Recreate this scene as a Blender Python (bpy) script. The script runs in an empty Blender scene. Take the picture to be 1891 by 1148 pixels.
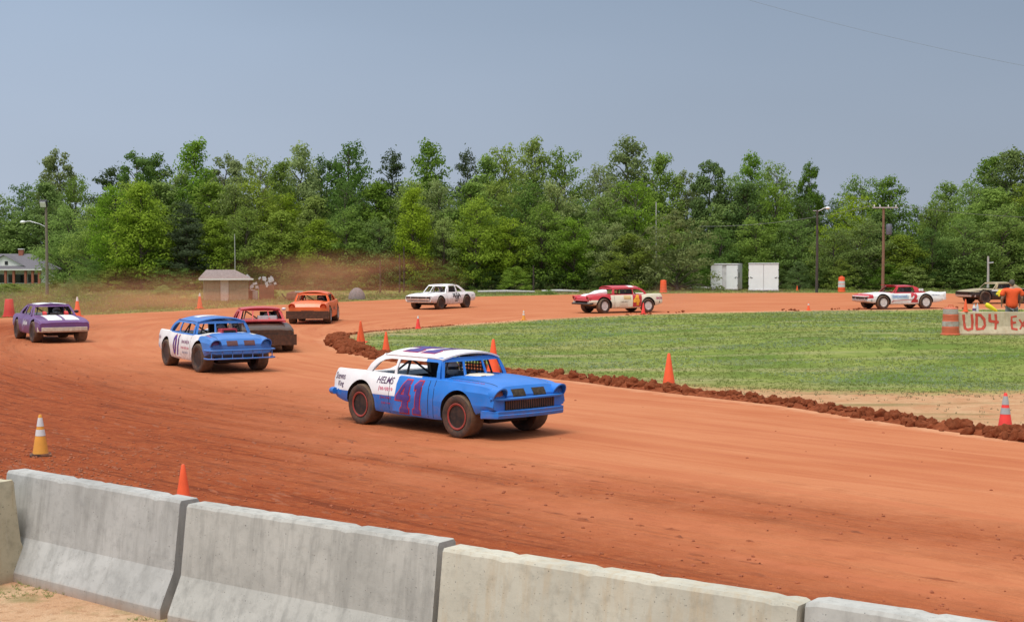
import bpy, bmesh, math, random
import numpy as np
from mathutils import Vector, Matrix, noise
from mathutils.bvhtree import BVHTree
R = math.radians
random.seed(7); rng = np.random.default_rng(7)
sc = bpy.context.scene
C = sc.collection

# ---------------------------------------------------------------- camera, sky, sun, exposure
F, CX, CY, H = 2700.0, 945.5, 574.0, 3.2
PITCH = math.atan(108.0 / F)
cam = bpy.data.objects.new('camera', bpy.data.cameras.new('camera'))
C.objects.link(cam); sc.camera = cam
cam.location = (0, 0, H); cam.rotation_euler = (math.pi / 2 - PITCH, 0, 0)
cam.data.sensor_width = 36; cam.data.lens = F / 1891 * 36
cam.data.clip_start = 0.1; cam.data.clip_end = 5000

SUN_EL, SUN_AZ = 65, 210          # azimuth clockwise from +Y: the sun stands behind the camera, to the left
world = bpy.data.worlds.new("World"); sc.world = world; world.use_nodes = True
nt = world.node_tree; nt.nodes.clear()
def N(t, kind, **kw):
    n = t.nodes.new(kind)
    for k, v in kw.items(): setattr(n, k, v)
    return n
def L(t, a, b): t.links.new(a, b)
wo = N(nt, 'ShaderNodeOutputWorld')
sky = N(nt, 'ShaderNodeTexSky', sky_type='NISHITA'); sky.sun_disc = False
sky.sun_elevation = R(SUN_EL); sky.sun_rotation = R(SUN_AZ)
bg1 = N(nt, 'ShaderNodeBackground'); bg1.inputs[1].default_value = 0.05
L(nt, sky.outputs[0], bg1.inputs[0])
tc = N(nt, 'ShaderNodeTexCoord'); sp = N(nt, 'ShaderNodeSeparateXYZ'); L(nt, tc.outputs['Generated'], sp.inputs[0])
# overcast cloud deck: slate blue towards the storm, paler upwards
rz = N(nt, 'ShaderNodeValToRGB'); e = rz.color_ramp.elements
e[0].position = 0.0; e[0].color = (.36, .41, .50, 1)
e[1].position = 1.0; e[1].color = (1.0, 1.02, 1.02, 1)
m = rz.color_ramp.elements.new(.22); m.color = (.245, .32, .43, 1)
m = rz.color_ramp.elements.new(.55); m.color = (.70, .76, .82, 1)
L(nt, sp.outputs[2], rz.inputs[0])
rx = N(nt, 'ShaderNodeMapRange'); L(nt, sp.outputs[0], rx.inputs[0])
rx.inputs[1].default_value = -.45; rx.inputs[2].default_value = .45; rx.inputs[3].default_value = 1.22; rx.inputs[4].default_value = .82
mp = N(nt, 'ShaderNodeMapping'); L(nt, tc.outputs['Generated'], mp.inputs[0]); mp.inputs['Scale'].default_value = (1.2, 1.2, 3.5)
nz = N(nt, 'ShaderNodeTexNoise'); L(nt, mp.outputs[0], nz.inputs[0]); nz.inputs['Scale'].default_value = 1.6; nz.inputs['Detail'].default_value = 3
rn = N(nt, 'ShaderNodeMapRange'); L(nt, nz.outputs[0], rn.inputs[0]); rn.inputs[3].default_value = .86; rn.inputs[4].default_value = 1.14
mm = N(nt, 'ShaderNodeMath', operation='MULTIPLY'); L(nt, rx.outputs[0], mm.inputs[0]); L(nt, rn.outputs[0], mm.inputs[1])
bg2 = N(nt, 'ShaderNodeBackground'); L(nt, rz.outputs[0], bg2.inputs[0]); L(nt, mm.outputs[0], bg2.inputs[1])
mx = N(nt, 'ShaderNodeMixShader'); mx.inputs[0].default_value = .92
L(nt, bg1.outputs[0], mx.inputs[1]); L(nt, bg2.outputs[0], mx.inputs[2]); L(nt, mx.outputs[0], wo.inputs[0])

sun = bpy.data.objects.new('sun', bpy.data.lights.new('sun', 'SUN')); C.objects.link(sun)
sun.data.energy = 2.2; sun.data.angle = R(24); sun.data.color = (1, .95, .87)
sd = Vector((math.sin(R(SUN_AZ)) * math.cos(R(SUN_EL)), math.cos(R(SUN_AZ)) * math.cos(R(SUN_EL)), math.sin(R(SUN_EL))))
sun.rotation_euler = (-sd).to_track_quat('-Z', 'Y').to_euler()

vs = sc.view_settings; vs.view_transform = 'Standard'; vs.look = 'None'; vs.gamma = 1; vs.use_curve_mapping = False
vs.exposure = 0.24
sc.render.engine = 'CYCLES'
sc.cycles.use_denoising = True; sc.cycles.max_bounces = 5; sc.cycles.transparent_max_bounces = 6
sc.cycles.volume_step_rate = 1.0; sc.cycles.volume_max_steps = 64; sc.cycles.volume_bounces = 1
sc.cycles.use_adaptive_sampling = True

# ---------------------------------------------------------------- helpers
cp, sp_ = math.cos(PITCH), math.sin(PITCH)
def ray(px, py):
    dx, du = (px - CX) / F, (CY - py) / F
    return Vector((dx, cp + du * sp_, -sp_ + du * cp))
def gp(px, py, z=0.0):
    d = ray(px, py); t = (z - H) / d.z
    return Vector((d.x * t, d.y * t, z))
def at(px, py, Y):
    d = ray(px, py); t = Y / d.y
    return Vector((d.x * t, Y, H + d.z * t))
def inf_z(x, y):                     # gentle mound of the infield
    a = max(0, min(1, (x + 2) / 15)); b = max(0, min(1, (y - 36) / 10)) * max(0, min(1, (78 - y) / 20))
    a = a * a * (3 - 2 * a); b = b * b * (3 - 2 * b)
    return .36 * a * b
def far_z(x, y):
    t = max(0, min(1, (y - 150) / 45)); t = t * t * (3 - 2 * t)
    return -2.2 * t

def link(o, parent=None):
    C.objects.link(o)
    if parent is not None: o.parent = parent
    return o
def tag(o, label=None, cat=None, group=None, kind=None):
    if label: o['label'] = label
    if cat: o['category'] = cat
    if group: o['group'] = group
    if kind: o['kind'] = kind
    return o
def empty(name, loc, rz=0):
    o = bpy.data.objects.new(name, None); C.objects.link(o); o.empty_display_size = .2
    o.location = loc; o.rotation_euler = (0, 0, rz); return o

class MB:
    def __init__(s): s.v = []; s.f = []; s.m = []; s.cm = 0
    def quad(s, pts):
        b = len(s.v); s.v += [tuple(p) for p in pts]; s.f.append(tuple(range(b, b + len(pts)))); s.m.append(s.cm)
    def box(s, c, d, rot=None):
        M = rot if rot else Matrix.Identity(3); b = len(s.v); c = Vector(c)
        for z in (-1, 1):
            for x, y in ((-1, -1), (1, -1), (1, 1), (-1, 1)):
                s.v.append(tuple(c + M @ Vector((x * d[0] / 2, y * d[1] / 2, z * d[2] / 2))))
        for q in ((3, 2, 1, 0), (4, 5, 6, 7), (0, 1, 5, 4), (1, 2, 6, 5), (2, 3, 7, 6), (3, 0, 4, 7)):
            s.f.append(tuple(b + i for i in q)); s.m.append(s.cm)
    def bar(s, a, b_, w, h=None):
        a, b_ = Vector(a), Vector(b_); d = b_ - a; l = d.length
        q = d.to_track_quat('X', 'Z').to_matrix(); s.box((a + b_) / 2, (l, w, h or w), q)
    def tube(s, pts, r, n=8, cap=True):
        pts = [Vector(p) for p in pts]; rs = r if isinstance(r, (list, tuple)) else [r] * len(pts)
        b0 = len(s.v); up = Vector((0, 0, 1)); prev = None
        for i, p in enumerate(pts):
            t = (pts[min(i + 1, len(pts) - 1)] - pts[max(i - 1, 0)]).normalized()
            u = prev if prev is not None else (up.cross(t) if abs(t.z) < .95 else Vector((1, 0, 0)))
            u = (u - t * u.dot(t)).normalized(); w = t.cross(u); prev = u
            for k in range(n):
                a = 2 * math.pi * k / n; s.v.append(tuple(p + (u * math.cos(a) + w * math.sin(a)) * rs[i]))
        for i in range(len(pts) - 1):
            for k in range(n):
                k2 = (k + 1) % n; s.f.append((b0 + i * n + k, b0 + i * n + k2, b0 + (i + 1) * n + k2, b0 + (i + 1) * n + k)); s.m.append(s.cm)
        if cap:
            s.f.append(tuple(b0 + k for k in reversed(range(n)))); s.m.append(s.cm)
            s.f.append(tuple(b0 + (len(pts) - 1) * n + k for k in range(n))); s.m.append(s.cm)
    def rings(s, rings, cap=True):
        b0 = len(s.v); n = len(rings[0])
        for r in rings: s.v += [tuple(p) for p in r]
        for i in range(len(rings) - 1):
            for k in range(n):
                k2 = (k + 1) % n; s.f.append((b0 + i * n + k, b0 + i * n + k2, b0 + (i + 1) * n + k2, b0 + (i + 1) * n + k)); s.m.append(s.cm)
        if cap:
            s.f.append(tuple(b0 + k for k in reversed(range(n)))); s.m.append(s.cm)
            s.f.append(tuple(b0 + (len(rings) - 1) * n + k for k in range(n))); s.m.append(s.cm)
    def lathe(s, prof, n=24, axis='z', c=(0, 0, 0), cap=True):   # prof: (radius, height)
        rs = []
        for r, h in prof:
            ring = []
            for k in range(n):
                a = 2 * math.pi * k / n; x, y = r * math.cos(a), r * math.sin(a)
                ring.append((c[0] + x, c[1] + y, c[2] + h) if axis == 'z' else ((c[0] + x, c[1] + h, c[2] + y) if axis == 'y' else (c[0] + h, c[1] + x, c[2] + y)))
            rs.append(ring)
        s.rings(rs, cap)
    def mesh(s, name, mats, smooth=None, fix=True):
        me = bpy.data.meshes.new(name); me.from_pydata(s.v, [], s.f)
        for mt in (mats if isinstance(mats, (list, tuple)) else [mats]): me.materials.append(mt)
        me.polygons.foreach_set('material_index', s.m)
        if fix:
            bm = bmesh.new(); bm.from_mesh(me); bmesh.ops.recalc_face_normals(bm, faces=bm.faces); bm.to_mesh(me); bm.free()
        if smooth is not None:
            me.polygons.foreach_set('use_smooth', [True] * len(me.polygons)); me.set_sharp_from_angle(angle=R(smooth))
        me.update(); return me
    def build(s, name, mats, parent=None, smooth=None, loc=None, rz=0):
        o = bpy.data.objects.new(name, s.mesh(name, mats, smooth)); link(o, parent)
        if loc is not None: o.location = loc
        if rz: o.rotation_euler = (0, 0, rz)
        return o

def evald(ob):
    dg = bpy.context.evaluated_depsgraph_get(); dg.update()
    return bpy.data.meshes.new_from_object(ob.evaluated_get(dg))

# ---- flat shapes through filled 2D curves
def poly2d(polys, offset=0, extrude=0):
    cu = bpy.data.curves.new('outline', 'CURVE'); cu.dimensions = '2D'; cu.fill_mode = 'BOTH'; cu.offset = offset; cu.extrude = extrude
    for p in polys:
        s = cu.splines.new('POLY'); s.points.add(len(p) - 1)
        for i, q in enumerate(p): s.points[i].co = (q[0], q[1], 0, 1)
        s.use_cyclic_u = True
    o = bpy.data.objects.new('outline', cu); C.objects.link(o); me = evald(o)
    bpy.data.objects.remove(o); bpy.data.curves.remove(cu); return me
def text2d(txt, size=1, offset=0, shear=0, sx=1, spacing=1):
    cu = bpy.data.curves.new('lettering', 'FONT'); cu.body = txt; cu.size = size; cu.offset = offset; cu.shear = shear
    cu.align_x = 'CENTER'; cu.align_y = 'CENTER'; cu.resolution_u = 3; cu.space_character = spacing; cu.dimensions = '2D'; cu.fill_mode = 'BOTH'
    o = bpy.data.objects.new('lettering', cu); C.objects.link(o); me = evald(o)
    bpy.data.objects.remove(o); bpy.data.curves.remove(cu)
    for v in me.vertices: v.co.x *= sx
    return me
def grid_cut(bm, step, axes=(0, 1)):
    for ax in axes:
        lo = min(v.co[ax] for v in bm.verts); hi = max(v.co[ax] for v in bm.verts)
        k = math.ceil(lo / step) * step
        while k < hi - 1e-5:
            if k > lo + 1e-5:
                co = Vector((0, 0, 0)); co[ax] = k; no = Vector((0, 0, 0)); no[ax] = 1
                bmesh.ops.bisect_plane(bm, geom=bm.verts[:] + bm.edges[:] + bm.faces[:], plane_co=co, plane_no=no, dist=1e-6)
            k += step
def decal(parent, bvh, me2d, side, cx, cz, mat, off=.006, name='lettering', cut=.06, rot=0, cy=0):
    """lay a flat shape onto a surface. side R/L/T/F: right, left, top, front"""
    bm = bmesh.new(); bm.from_mesh(me2d); bmesh.ops.remove_doubles(bm, verts=bm.verts, dist=1e-5)
    bmesh.ops.triangulate(bm, faces=bm.faces); grid_cut(bm, cut)
    ca, sa = math.cos(rot), math.sin(rot); dead = []
    for v in bm.verts:
        u, w = v.co.x * ca - v.co.y * sa, v.co.x * sa + v.co.y * ca
        if side == 'R': o, d = Vector((cx + u, -4, cz + w)), Vector((0, 1, 0))
        elif side == 'L': o, d = Vector((cx - u, 4, cz + w)), Vector((0, -1, 0))
        elif side == 'T': o, d = Vector((cx + u, cy + w, 4)), Vector((0, 0, -1))
        else: o, d = Vector((6, cy + u, cz + w)), Vector((-1, 0, 0))
        h, n, _, dist = bvh.ray_cast(o, d)
        if h is None or (side in 'RL' and abs(h.y) < .55) or (side == 'F' and h.x < 1.4) : dead.append(v); continue
        v.co = h - d * off
    bmesh.ops.delete(bm, geom=dead, context='VERTS')
    if not bm.faces: bm.free(); return None
    me = bpy.data.meshes.new(name); bm.to_mesh(me); bm.free(); me.materials.clear(); me.materials.append(mat)
    return link(bpy.data.objects.new(name, me), parent)

# ---------------------------------------------------------------- materials
MATS = {}
def newmat(name):
    mt = bpy.data.materials.new(name); mt.use_nodes = True; t = mt.node_tree; t.nodes.clear()
    o = N(t, 'ShaderNodeOutputMaterial'); p = N(t, 'ShaderNodeBsdfPrincipled'); L(t, p.outputs[0], o.inputs[0])
    return mt, t, p, o
def tex(t, scale, detail=4, coord='Object', dist=0, vec=None, rough=.55):
    n = N(t, 'ShaderNodeTexNoise'); n.inputs['Scale'].default_value = scale; n.inputs['Detail'].default_value = detail
    n.inputs['Roughness'].default_value = rough; n.inputs['Distortion'].default_value = dist
    if vec is None:
        c = N(t, 'ShaderNodeTexCoord'); vec = c.outputs[coord]
    L(t, vec, n.inputs[0]); return n.outputs[0]
def rng_(t, v, a, b, c=0, d=1, clamp=True):
    n = N(t, 'ShaderNodeMapRange'); n.clamp = clamp; L(t, v, n.inputs[0])
    for i, x in enumerate((a, b, c, d)): n.inputs[i + 1].default_value = x
    return n.outputs[0]
def mixc(t, f, a, b, mode='MIX'):
    n = N(t, 'ShaderNodeMix', data_type='RGBA', blend_type=mode)
    for s, x in ((n.inputs[0], f), (n.inputs[6], a), (n.inputs[7], b)):
        if isinstance(x, (int, float)): s.default_value = x
        elif isinstance(x, tuple): s.default_value = (*x[:3], 1)
        else: L(t, x, s)
    return n.outputs[2]
def mth(t, op, a, b=0):
    n = N(t, 'ShaderNodeMath', operation=op)
    for i, x in enumerate((a, b)):
        if isinstance(x, (int, float)): n.inputs[i].default_value = x
        else: L(t, x, n.inputs[i])
    return n.outputs[0]
def bump(t, p, h, strength=.5, dist=.02):
    b = N(t, 'ShaderNodeBump'); b.inputs['Strength'].default_value = strength; b.inputs['Distance'].default_value = dist
    L(t, h, b.inputs['Height']); L(t, b.outputs[0], p.inputs['Normal'])
DIRT = (.33, .125, .06)
def mat(name, col, rough=.6, metal=0, var=.25, scale=6, dirt=0, bmp=0, dz=.75, spec=.5):
    """plain surface with tonal variation; dirt = amount of clay dust and splashes, heavier on low panels"""
    if name in MATS: return MATS[name]
    mt, t, p, o = newmat(name)
    n1 = tex(t, scale, 5); f = rng_(t, n1, .3, .7)
    c = mixc(t, f, tuple(x * (1 - var) for x in col), tuple(min(1, x * (1 + var * .6)) for x in col))
    if dirt:
        tcn = N(t, 'ShaderNodeTexCoord'); s = N(t, 'ShaderNodeSeparateXYZ'); L(t, tcn.outputs['Object'], s.inputs[0])
        low = rng_(t, s.outputs[2], .2, dz, 1, .12)
        sp1 = rng_(t, tex(t, 9, 7, rough=.7), .42, .68); sp2 = rng_(t, tex(t, 45, 3), .55, .72)
        a = mth(t, 'MAXIMUM', sp1, mth(t, 'MULTIPLY', sp2, .8))
        a = mth(t, 'MULTIPLY', mth(t, 'MULTIPLY', a, low), dirt * 1.6); a = mth(t, 'ADD', a, .07 * dirt)
        a = mth(t, 'MINIMUM', a, .93)
        c = mixc(t, a, c, DIRT); rr = mth(t, 'ADD', mth(t, 'MULTIPLY', a, .5), rough); L(t, rr, p.inputs['Roughness'])
    else: p.inputs['Roughness'].default_value = rough
    L(t, c, p.inputs['Base Color']); p.inputs['Metallic'].default_value = metal; p.inputs['Specular IOR Level'].default_value = spec
    if bmp: bump(t, p, tex(t, scale * 3, 6), bmp, .02)
    MATS[name] = mt; return mt

def leaf_mat(name, col, col2):
    mt, t, p, o = newmat(name); t.nodes.remove(p)
    oi = N(t, 'ShaderNodeObjectInfo'); n1 = tex(t, .55, 3); n2 = tex(t, 5.0, 2)
    f = mth(t, 'ADD', mth(t, 'MULTIPLY', rng_(t, n1, .3, .7), .55), mth(t, 'MULTIPLY', rng_(t, n2, .3, .7), .45))
    c = mixc(t, f, col, col2)
    hs = N(t, 'ShaderNodeHueSaturation'); L(t, c, hs.inputs['Color'])
    L(t, rng_(t, oi.outputs['Random'], 0, 1, .488, .504), hs.inputs['Hue'])
    r2 = mth(t, 'FRACT', mth(t, 'MULTIPLY', oi.outputs['Random'], 7.31)); L(t, rng_(t, r2, 0, 1, .80, 1.2), hs.inputs['Value'])
    r3 = mth(t, 'FRACT', mth(t, 'MULTIPLY', oi.outputs['Random'], 13.7)); L(t, rng_(t, r3, 0, 1, .78, 1.06), hs.inputs['Saturation'])
    d = N(t, 'ShaderNodeBsdfDiffuse'); tr = N(t, 'ShaderNodeBsdfTranslucent'); L(t, hs.outputs[0], d.inputs[0]); L(t, hs.outputs[0], tr.inputs[0])
    ms = N(t, 'ShaderNodeMixShader'); ms.inputs[0].default_value = .42; L(t, d.outputs[0], ms.inputs[1]); L(t, tr.outputs[0], ms.inputs[2]); L(t, ms.outputs[0], o.inputs[0])
    MATS[name] = mt; return mt
LEAF = [leaf_mat('leaf_fresh', (.19, .29, .03), (.34, .46, .065)),
        leaf_mat('leaf_mid', (.13, .235, .028), (.245, .37, .055)),
        leaf_mat('leaf_deep', (.078, .160, .028), (.155, .26, .045)),
        leaf_mat('leaf_pale', (.20, .275, .08), (.34, .43, .135)),
        leaf_mat('needle_dark', (.05, .082, .034), (.10, .14, .055)),
        leaf_mat('vine', (.17, .24, .045), (.29, .37, .085))]
BARK = mat('bark', (.10, .08, .062), .9, scale=8, var=.4)
GRASSB = leaf_mat('grass_blade', (.17, .235, .04), (.32, .37, .09))
GRASSD = leaf_mat('grass_dry', (.24, .23, .08), (.40, .36, .16))
CLOVER = leaf_mat('clover', (.22, .34, .15), (.55, .62, .44))

def ground_mat():
    mt, t, p, o = newmat('field_grass')
    n1 = tex(t, .12, 6); n2 = tex(t, 1.3, 6); n3 = tex(t, 14, 4)
    c = mixc(t, rng_(t, n2, .32, .68), (.11, .17, .035), (.21, .25, .07))
    c = mixc(t, rng_(t, n1, .48, .66), c, (.27, .20, .09)); c = mixc(t, mth(t, 'MULTIPLY', rng_(t, n3, .5, .75), .5), c, (.34, .27, .13))
    L(t, c, p.inputs['Base Color']); p.inputs['Roughness'].default_value = 1; p.inputs['Specular IOR Level'].default_value = .05
    bump(t, p, n3, .6, .05); return mt
def sand_mat():
    mt, t, p, o = newmat('sandy_soil')
    n1 = tex(t, .9, 6); n2 = tex(t, 7, 8, rough=.7); n3 = tex(t, 60, 5)
    c = mixc(t, rng_(t, n1, .35, .65), (.50, .27, .15), (.60, .40, .25))
    c = mixc(t, rng_(t, n2, .5, .72), c, (.33, .17, .09)); c = mixc(t, mth(t, 'MULTIPLY', rng_(t, n3, .55, .7), .6), c, (.66, .50, .36))
    c = mixc(t, mth(t, 'MULTIPLY', rng_(t, tex(t, 1.6, 5), .50, .62), .55), c, (.15, .17, .06))
    L(t, c, p.inputs['Base Color']); p.inputs['Roughness'].default_value = .95; p.inputs['Specular IOR Level'].default_value = .1
    bump(t, p, mth(t, 'ADD', n2, n3), .9, .02); return mt
def clay_mat():
    mt, t, p, o = newmat('red_clay')
    at_ = N(t, 'ShaderNodeAttribute', attribute_name='moist'); ac = N(t, 'ShaderNodeAttribute', attribute_name='lane')
    geo = N(t, 'ShaderNodeTexCoord')
    # coordinates running along / across the lane keep the streaks on the driving line
    cb = N(t, 'ShaderNodeCombineXYZ'); L(t, mth(t, 'MULTIPLY', ac.outputs['Fac'], 1.0), cb.inputs[0])
    al = N(t, 'ShaderNodeAttribute', attribute_name='along'); L(t, mth(t, 'MULTIPLY', al.outputs['Fac'], .07), cb.inputs[1])
    streak = tex(t, 1.5, 6, vec=cb.outputs[0], dist=.6, rough=.62); fine = tex(t, 5.5, 5, vec=cb.outputs[0], dist=.9, rough=.7)
    n1 = tex(t, .22, 5); n2 = tex(t, 2.2, 8, rough=.68); n3 = tex(t, 22, 6, rough=.7); n4 = tex(t, 90, 3)
    c = mixc(t, rng_(t, n1, .35, .65), (.445, .140, .058), (.50, .180, .082))
    c = mixc(t, mth(t, 'MULTIPLY', rng_(t, streak, .44, .66), .55), c, (.55, .225, .108))
    c = mixc(t, mth(t, 'MULTIPLY', rng_(t, streak, .50, .32), .42), c, (.40, .115, .055))
    c = mixc(t, mth(t, 'MULTIPLY', rng_(t, fine, .54, .70), .45), c, (.36, .10, .045))
    mo = mth(t, 'ADD', at_.outputs['Fac'], mth(t, 'MULTIPLY', mth(t, 'SUBTRACT', n2, .5), .55))
    mo = mth(t, 'ADD', mo, mth(t, 'MULTIPLY', mth(t, 'SUBTRACT', streak, .5), .9)); mo = rng_(t, mo, .18, .72)
    wet = mixc(t, rng_(t, n2, .3, .7), (.25, .047, .014), (.37, .088, .028))
    wet = mixc(t, mth(t, 'MULTIPLY', rng_(t, tex(t, 6.5, 6, rough=.75), .5, .68), .7), wet, (.50, .15, .05)); wet = mixc(t, mth(t, 'MULTIPLY', rng_(t, fine, .5, .36), .75), wet, (.15, .032, .012))
    c = mixc(t, mo, c, wet)
    ed = N(t, 'ShaderNodeAttribute', attribute_name='edge'); c = mixc(t, mth(t, 'MULTIPLY', rng_(t, mth(t, 'ADD', ed.outputs['Fac'], mth(t, 'MULTIPLY', mth(t, 'SUBTRACT', n2, .5), .9)), .45, .85), .8), c, (.62, .33, .19))
    c = mixc(t, mth(t, 'MULTIPLY', rng_(t, n3, .55, .72), .35), c, (.24, .065, .03))
    c = mixc(t, mth(t, 'MULTIPLY', rng_(t, n4, .6, .72), .40), c, (.66, .34, .20))
    L(t, c, p.inputs['Base Color']); p.inputs['Roughness'].default_value = .92; p.inputs['Specular IOR Level'].default_value = .12
    hgt = mth(t, 'ADD', mth(t, 'MULTIPLY', fine, mth(t, 'ADD', mth(t, 'MULTIPLY', mo, 1.6), .35)), mth(t, 'MULTIPLY', n3, mth(t, 'ADD', mth(t, 'MULTIPLY', mo, .7), .15)))
    bump(t, p, hgt, .75, .06); return mt
def infield_mat():
    mt, t, p, o = newmat('infield_turf')
    g = N(t, 'ShaderNodeAttribute', attribute_name='grassy')
    n1 = tex(t, .35, 5); n2 = tex(t, 1.7, 7, rough=.7); n3 = tex(t, 12, 6, rough=.7); n4 = tex(t, 40, 3)
    mp = N(t, 'ShaderNodeMapping'); cc = N(t, 'ShaderNodeTexCoord'); L(t, cc.outputs['Object'], mp.inputs[0]); mp.inputs['Scale'].default_value = (.25, 1, 1)
    bands = tex(t, .55, 5, vec=mp.outputs[0])
    gr = mixc(t, rng_(t, n2, .35, .65), (.16, .22, .045), (.29, .33, .085))
    gr = mixc(t, mth(t, 'MULTIPLY', rng_(t, n1, .42, .62), .75), gr, (.10, .175, .03)); gr = mixc(t, mth(t, 'MULTIPLY', rng_(t, tex(t, .16, 4), .52, .64), .6), gr, (.33, .31, .11))
    gr = mixc(t, mth(t, 'MULTIPLY', rng_(t, bands, .5, .64), .6), gr, (.36, .34, .17))
    gr = mixc(t, mth(t, 'MULTIPLY', rng_(t, n3, .58, .72), .6), gr, (.34, .38, .22))
    gr = mixc(t, mth(t, 'MULTIPLY', rng_(t, bands, .62, .72), .7), gr, (.42, .30, .18))
    sa = mixc(t, rng_(t, n2, .35, .65), (.50, .25, .13), (.60, .38, .22)); sa = mixc(t, rng_(t, n3, .55, .7), sa, (.36, .21, .11))
    sa = mixc(t, mth(t, 'MULTIPLY', rng_(t, bands, .5, .6), .6), sa, (.18, .18, .07))
    f = mth(t, 'ADD', g.outputs['Fac'], mth(t, 'MULTIPLY', mth(t, 'SUBTRACT', n2, .5), 1.1)); f = rng_(t, f, .3, .72)
    L(t, mixc(t, f, sa, gr), p.inputs['Base Color']); p.inputs['Roughness'].default_value = 1; p.inputs['Specular IOR Level'].default_value = .05
    bump(t, p, mth(t, 'ADD', n3, n4), .8, .04); return mt
def concrete_mat(name, col, tint, seed):
    mt, t, p, o = newmat(name)
    cc = N(t, 'ShaderNodeTexCoord'); mp = N(t, 'ShaderNodeMapping'); L(t, cc.outputs['Object'], mp.inputs[0])
    mp.inputs['Location'].default_value = (seed * 13, seed * 7, 0); v = mp.outputs[0]
    m2 = N(t, 'ShaderNodeMapping'); L(t, v, m2.inputs[0]); m2.inputs['Scale'].default_value = (7, 7, .55)
    n1 = tex(t, 1.3, 6, vec=v, rough=.6); n2 = tex(t, 9, 7, vec=v, rough=.65); drip = tex(t, 1.5, 6, vec=m2.outputs[0], rough=.65); pit = tex(t, 55, 2, vec=v)
    c = mixc(t, rng_(t, n1, .3, .7), tuple(x * .80 for x in col), tuple(x * 1.14 for x in col))
    c = mixc(t, mth(t, 'MULTIPLY', rng_(t, drip, .48, .7), .62), c, tint)
    c = mixc(t, mth(t, 'MULTIPLY', rng_(t, n2, .5, .72), .5), c, tuple(x * .55 for x in col))
    c = mixc(t, mth(t, 'MULTIPLY', rng_(t, drip, .36, .22), .4), c, (.55, .54, .51))
    s = N(t, 'ShaderNodeSeparateXYZ'); L(t, cc.outputs['Object'], s.inputs[0])
    low = mth(t, 'MULTIPLY', rng_(t, mth(t, 'ADD', s.outputs[2], mth(t, 'MULTIPLY', n2, .10)), .17, .05), .6)
    c = mixc(t, low, c, (.40, .24, .15))
    c = mixc(t, mth(t, 'MULTIPLY', rng_(t, pit, .68, .74), .7), c, (.10, .095, .09))
    L(t, c, p.inputs['Base Color']); p.inputs['Roughness'].default_value = .88; p.inputs['Specular IOR Level'].default_value = .2
    bump(t, p, mth(t, 'SUBTRACT', n2, mth(t, 'MULTIPLY', rng_(t, pit, .66, .74), .6)), .35, .012); return mt
def clod_mat():
    mt, t, p, o = newmat('clod_clay')
    oi = N(t, 'ShaderNodeObjectInfo'); n = tex(t, 9, 6)
    c = mixc(t, rng_(t, n, .3, .7), (.14, .034, .014), (.28, .078, .032)); c = mixc(t, rng_(t, oi.outputs['Random'], 0, 1, 0, .35), c, (.27, .085, .038))
    L(t, c, p.inputs['Base Color']); p.inputs['Roughness'].default_value = .95; p.inputs['Specular IOR Level'].default_value = .1
    bump(t, p, n, .8, .03); return mt
CLOD = clod_mat()

# ---------------------------------------------------------------- terrain sheets
def wob(pts, amp=.25, step=1.0, seed=0):
    out = []
    for i in range(len(pts)):
        a, b = Vector(pts[i][:2]), Vector(pts[(i + 1) % len(pts)][:2]); n = max(1, int((b - a).length / step))
        for k in range(n):
            q = a.lerp(b, k / n); s = Vector((q.x * .6 + seed, q.y * .6, 0))
            out.append((q.x + amp * noise.noise(s), q.y + amp * noise.noise(s + Vector((9, 9, 9)))))
    return out
def smooth_closed(pts, it=2):
    for _ in range(it):
        o = []
        for i in range(len(pts)):
            a, b = Vector(pts[i][:2]), Vector(pts[(i + 1) % len(pts)][:2]); o += [tuple(a.lerp(b, .25)), tuple(a.lerp(b, .75))]
        pts = o
    return pts
def seg_dist(p, line):
    best = 1e9; bt = 0; s = 0; acc = 0
    for i in range(len(line) - 1):
        a, b = line[i], line[i + 1]; dx, dy = b[0] - a[0], b[1] - a[1]; l2 = dx * dx + dy * dy; l = math.sqrt(l2)
        t = max(0, min(1, ((p[0] - a[0]) * dx + (p[1] - a[1]) * dy) / l2)); qx, qy = a[0] + t * dx, a[1] + t * dy
        d = math.hypot(p[0] - qx, p[1] - qy)
        if d < best: best = d; bt = acc + t * l; s = dx * (p[1] - a[1]) - dy * (p[0] - a[0])
        acc += l
    return best, bt, (1 if s > 0 else -1)
def inside(p, poly):
    c = False; j = len(poly) - 1
    for i in range(len(poly)):
        if (poly[i][1] > p[1]) != (poly[j][1] > p[1]) and p[0] < (poly[j][0] - poly[i][0]) * (p[1] - poly[i][1]) / (poly[j][1] - poly[i][1]) + poly[i][0]: c = not c
        j = i
    return c
def sheet(name, poly, mt, zf, step, attrs=None, parent=None):
    me = poly2d([poly]); bm = bmesh.new(); bm.from_mesh(me); bmesh.ops.triangulate(bm, faces=bm.faces); grid_cut(bm, step)
    bmesh.ops.triangulate(bm, faces=bm.faces)
    for v in bm.verts: v.co.z = zf(v.co.x, v.co.y)
    bmesh.ops.recalc_face_normals(bm, faces=bm.faces)
    if bm.faces and sum(f.normal.z for f in bm.faces) < 0: bmesh.ops.reverse_faces(bm, faces=bm.faces)
    m2 = bpy.data.meshes.new(name); bm.to_mesh(m2); bm.free(); m2.materials.clear(); m2.materials.append(mt)
    for an, fn in (attrs or {}).items():
        a = m2.attributes.new(an, 'FLOAT', 'POINT'); a.data.foreach_set('value', [fn(v.co.x, v.co.y) for v in m2.vertices])
    m2.polygons.foreach_set('use_smooth', [True] * len(m2.polygons))
    o = bpy.data.objects.new(name, m2); link(o, parent); return o

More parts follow.
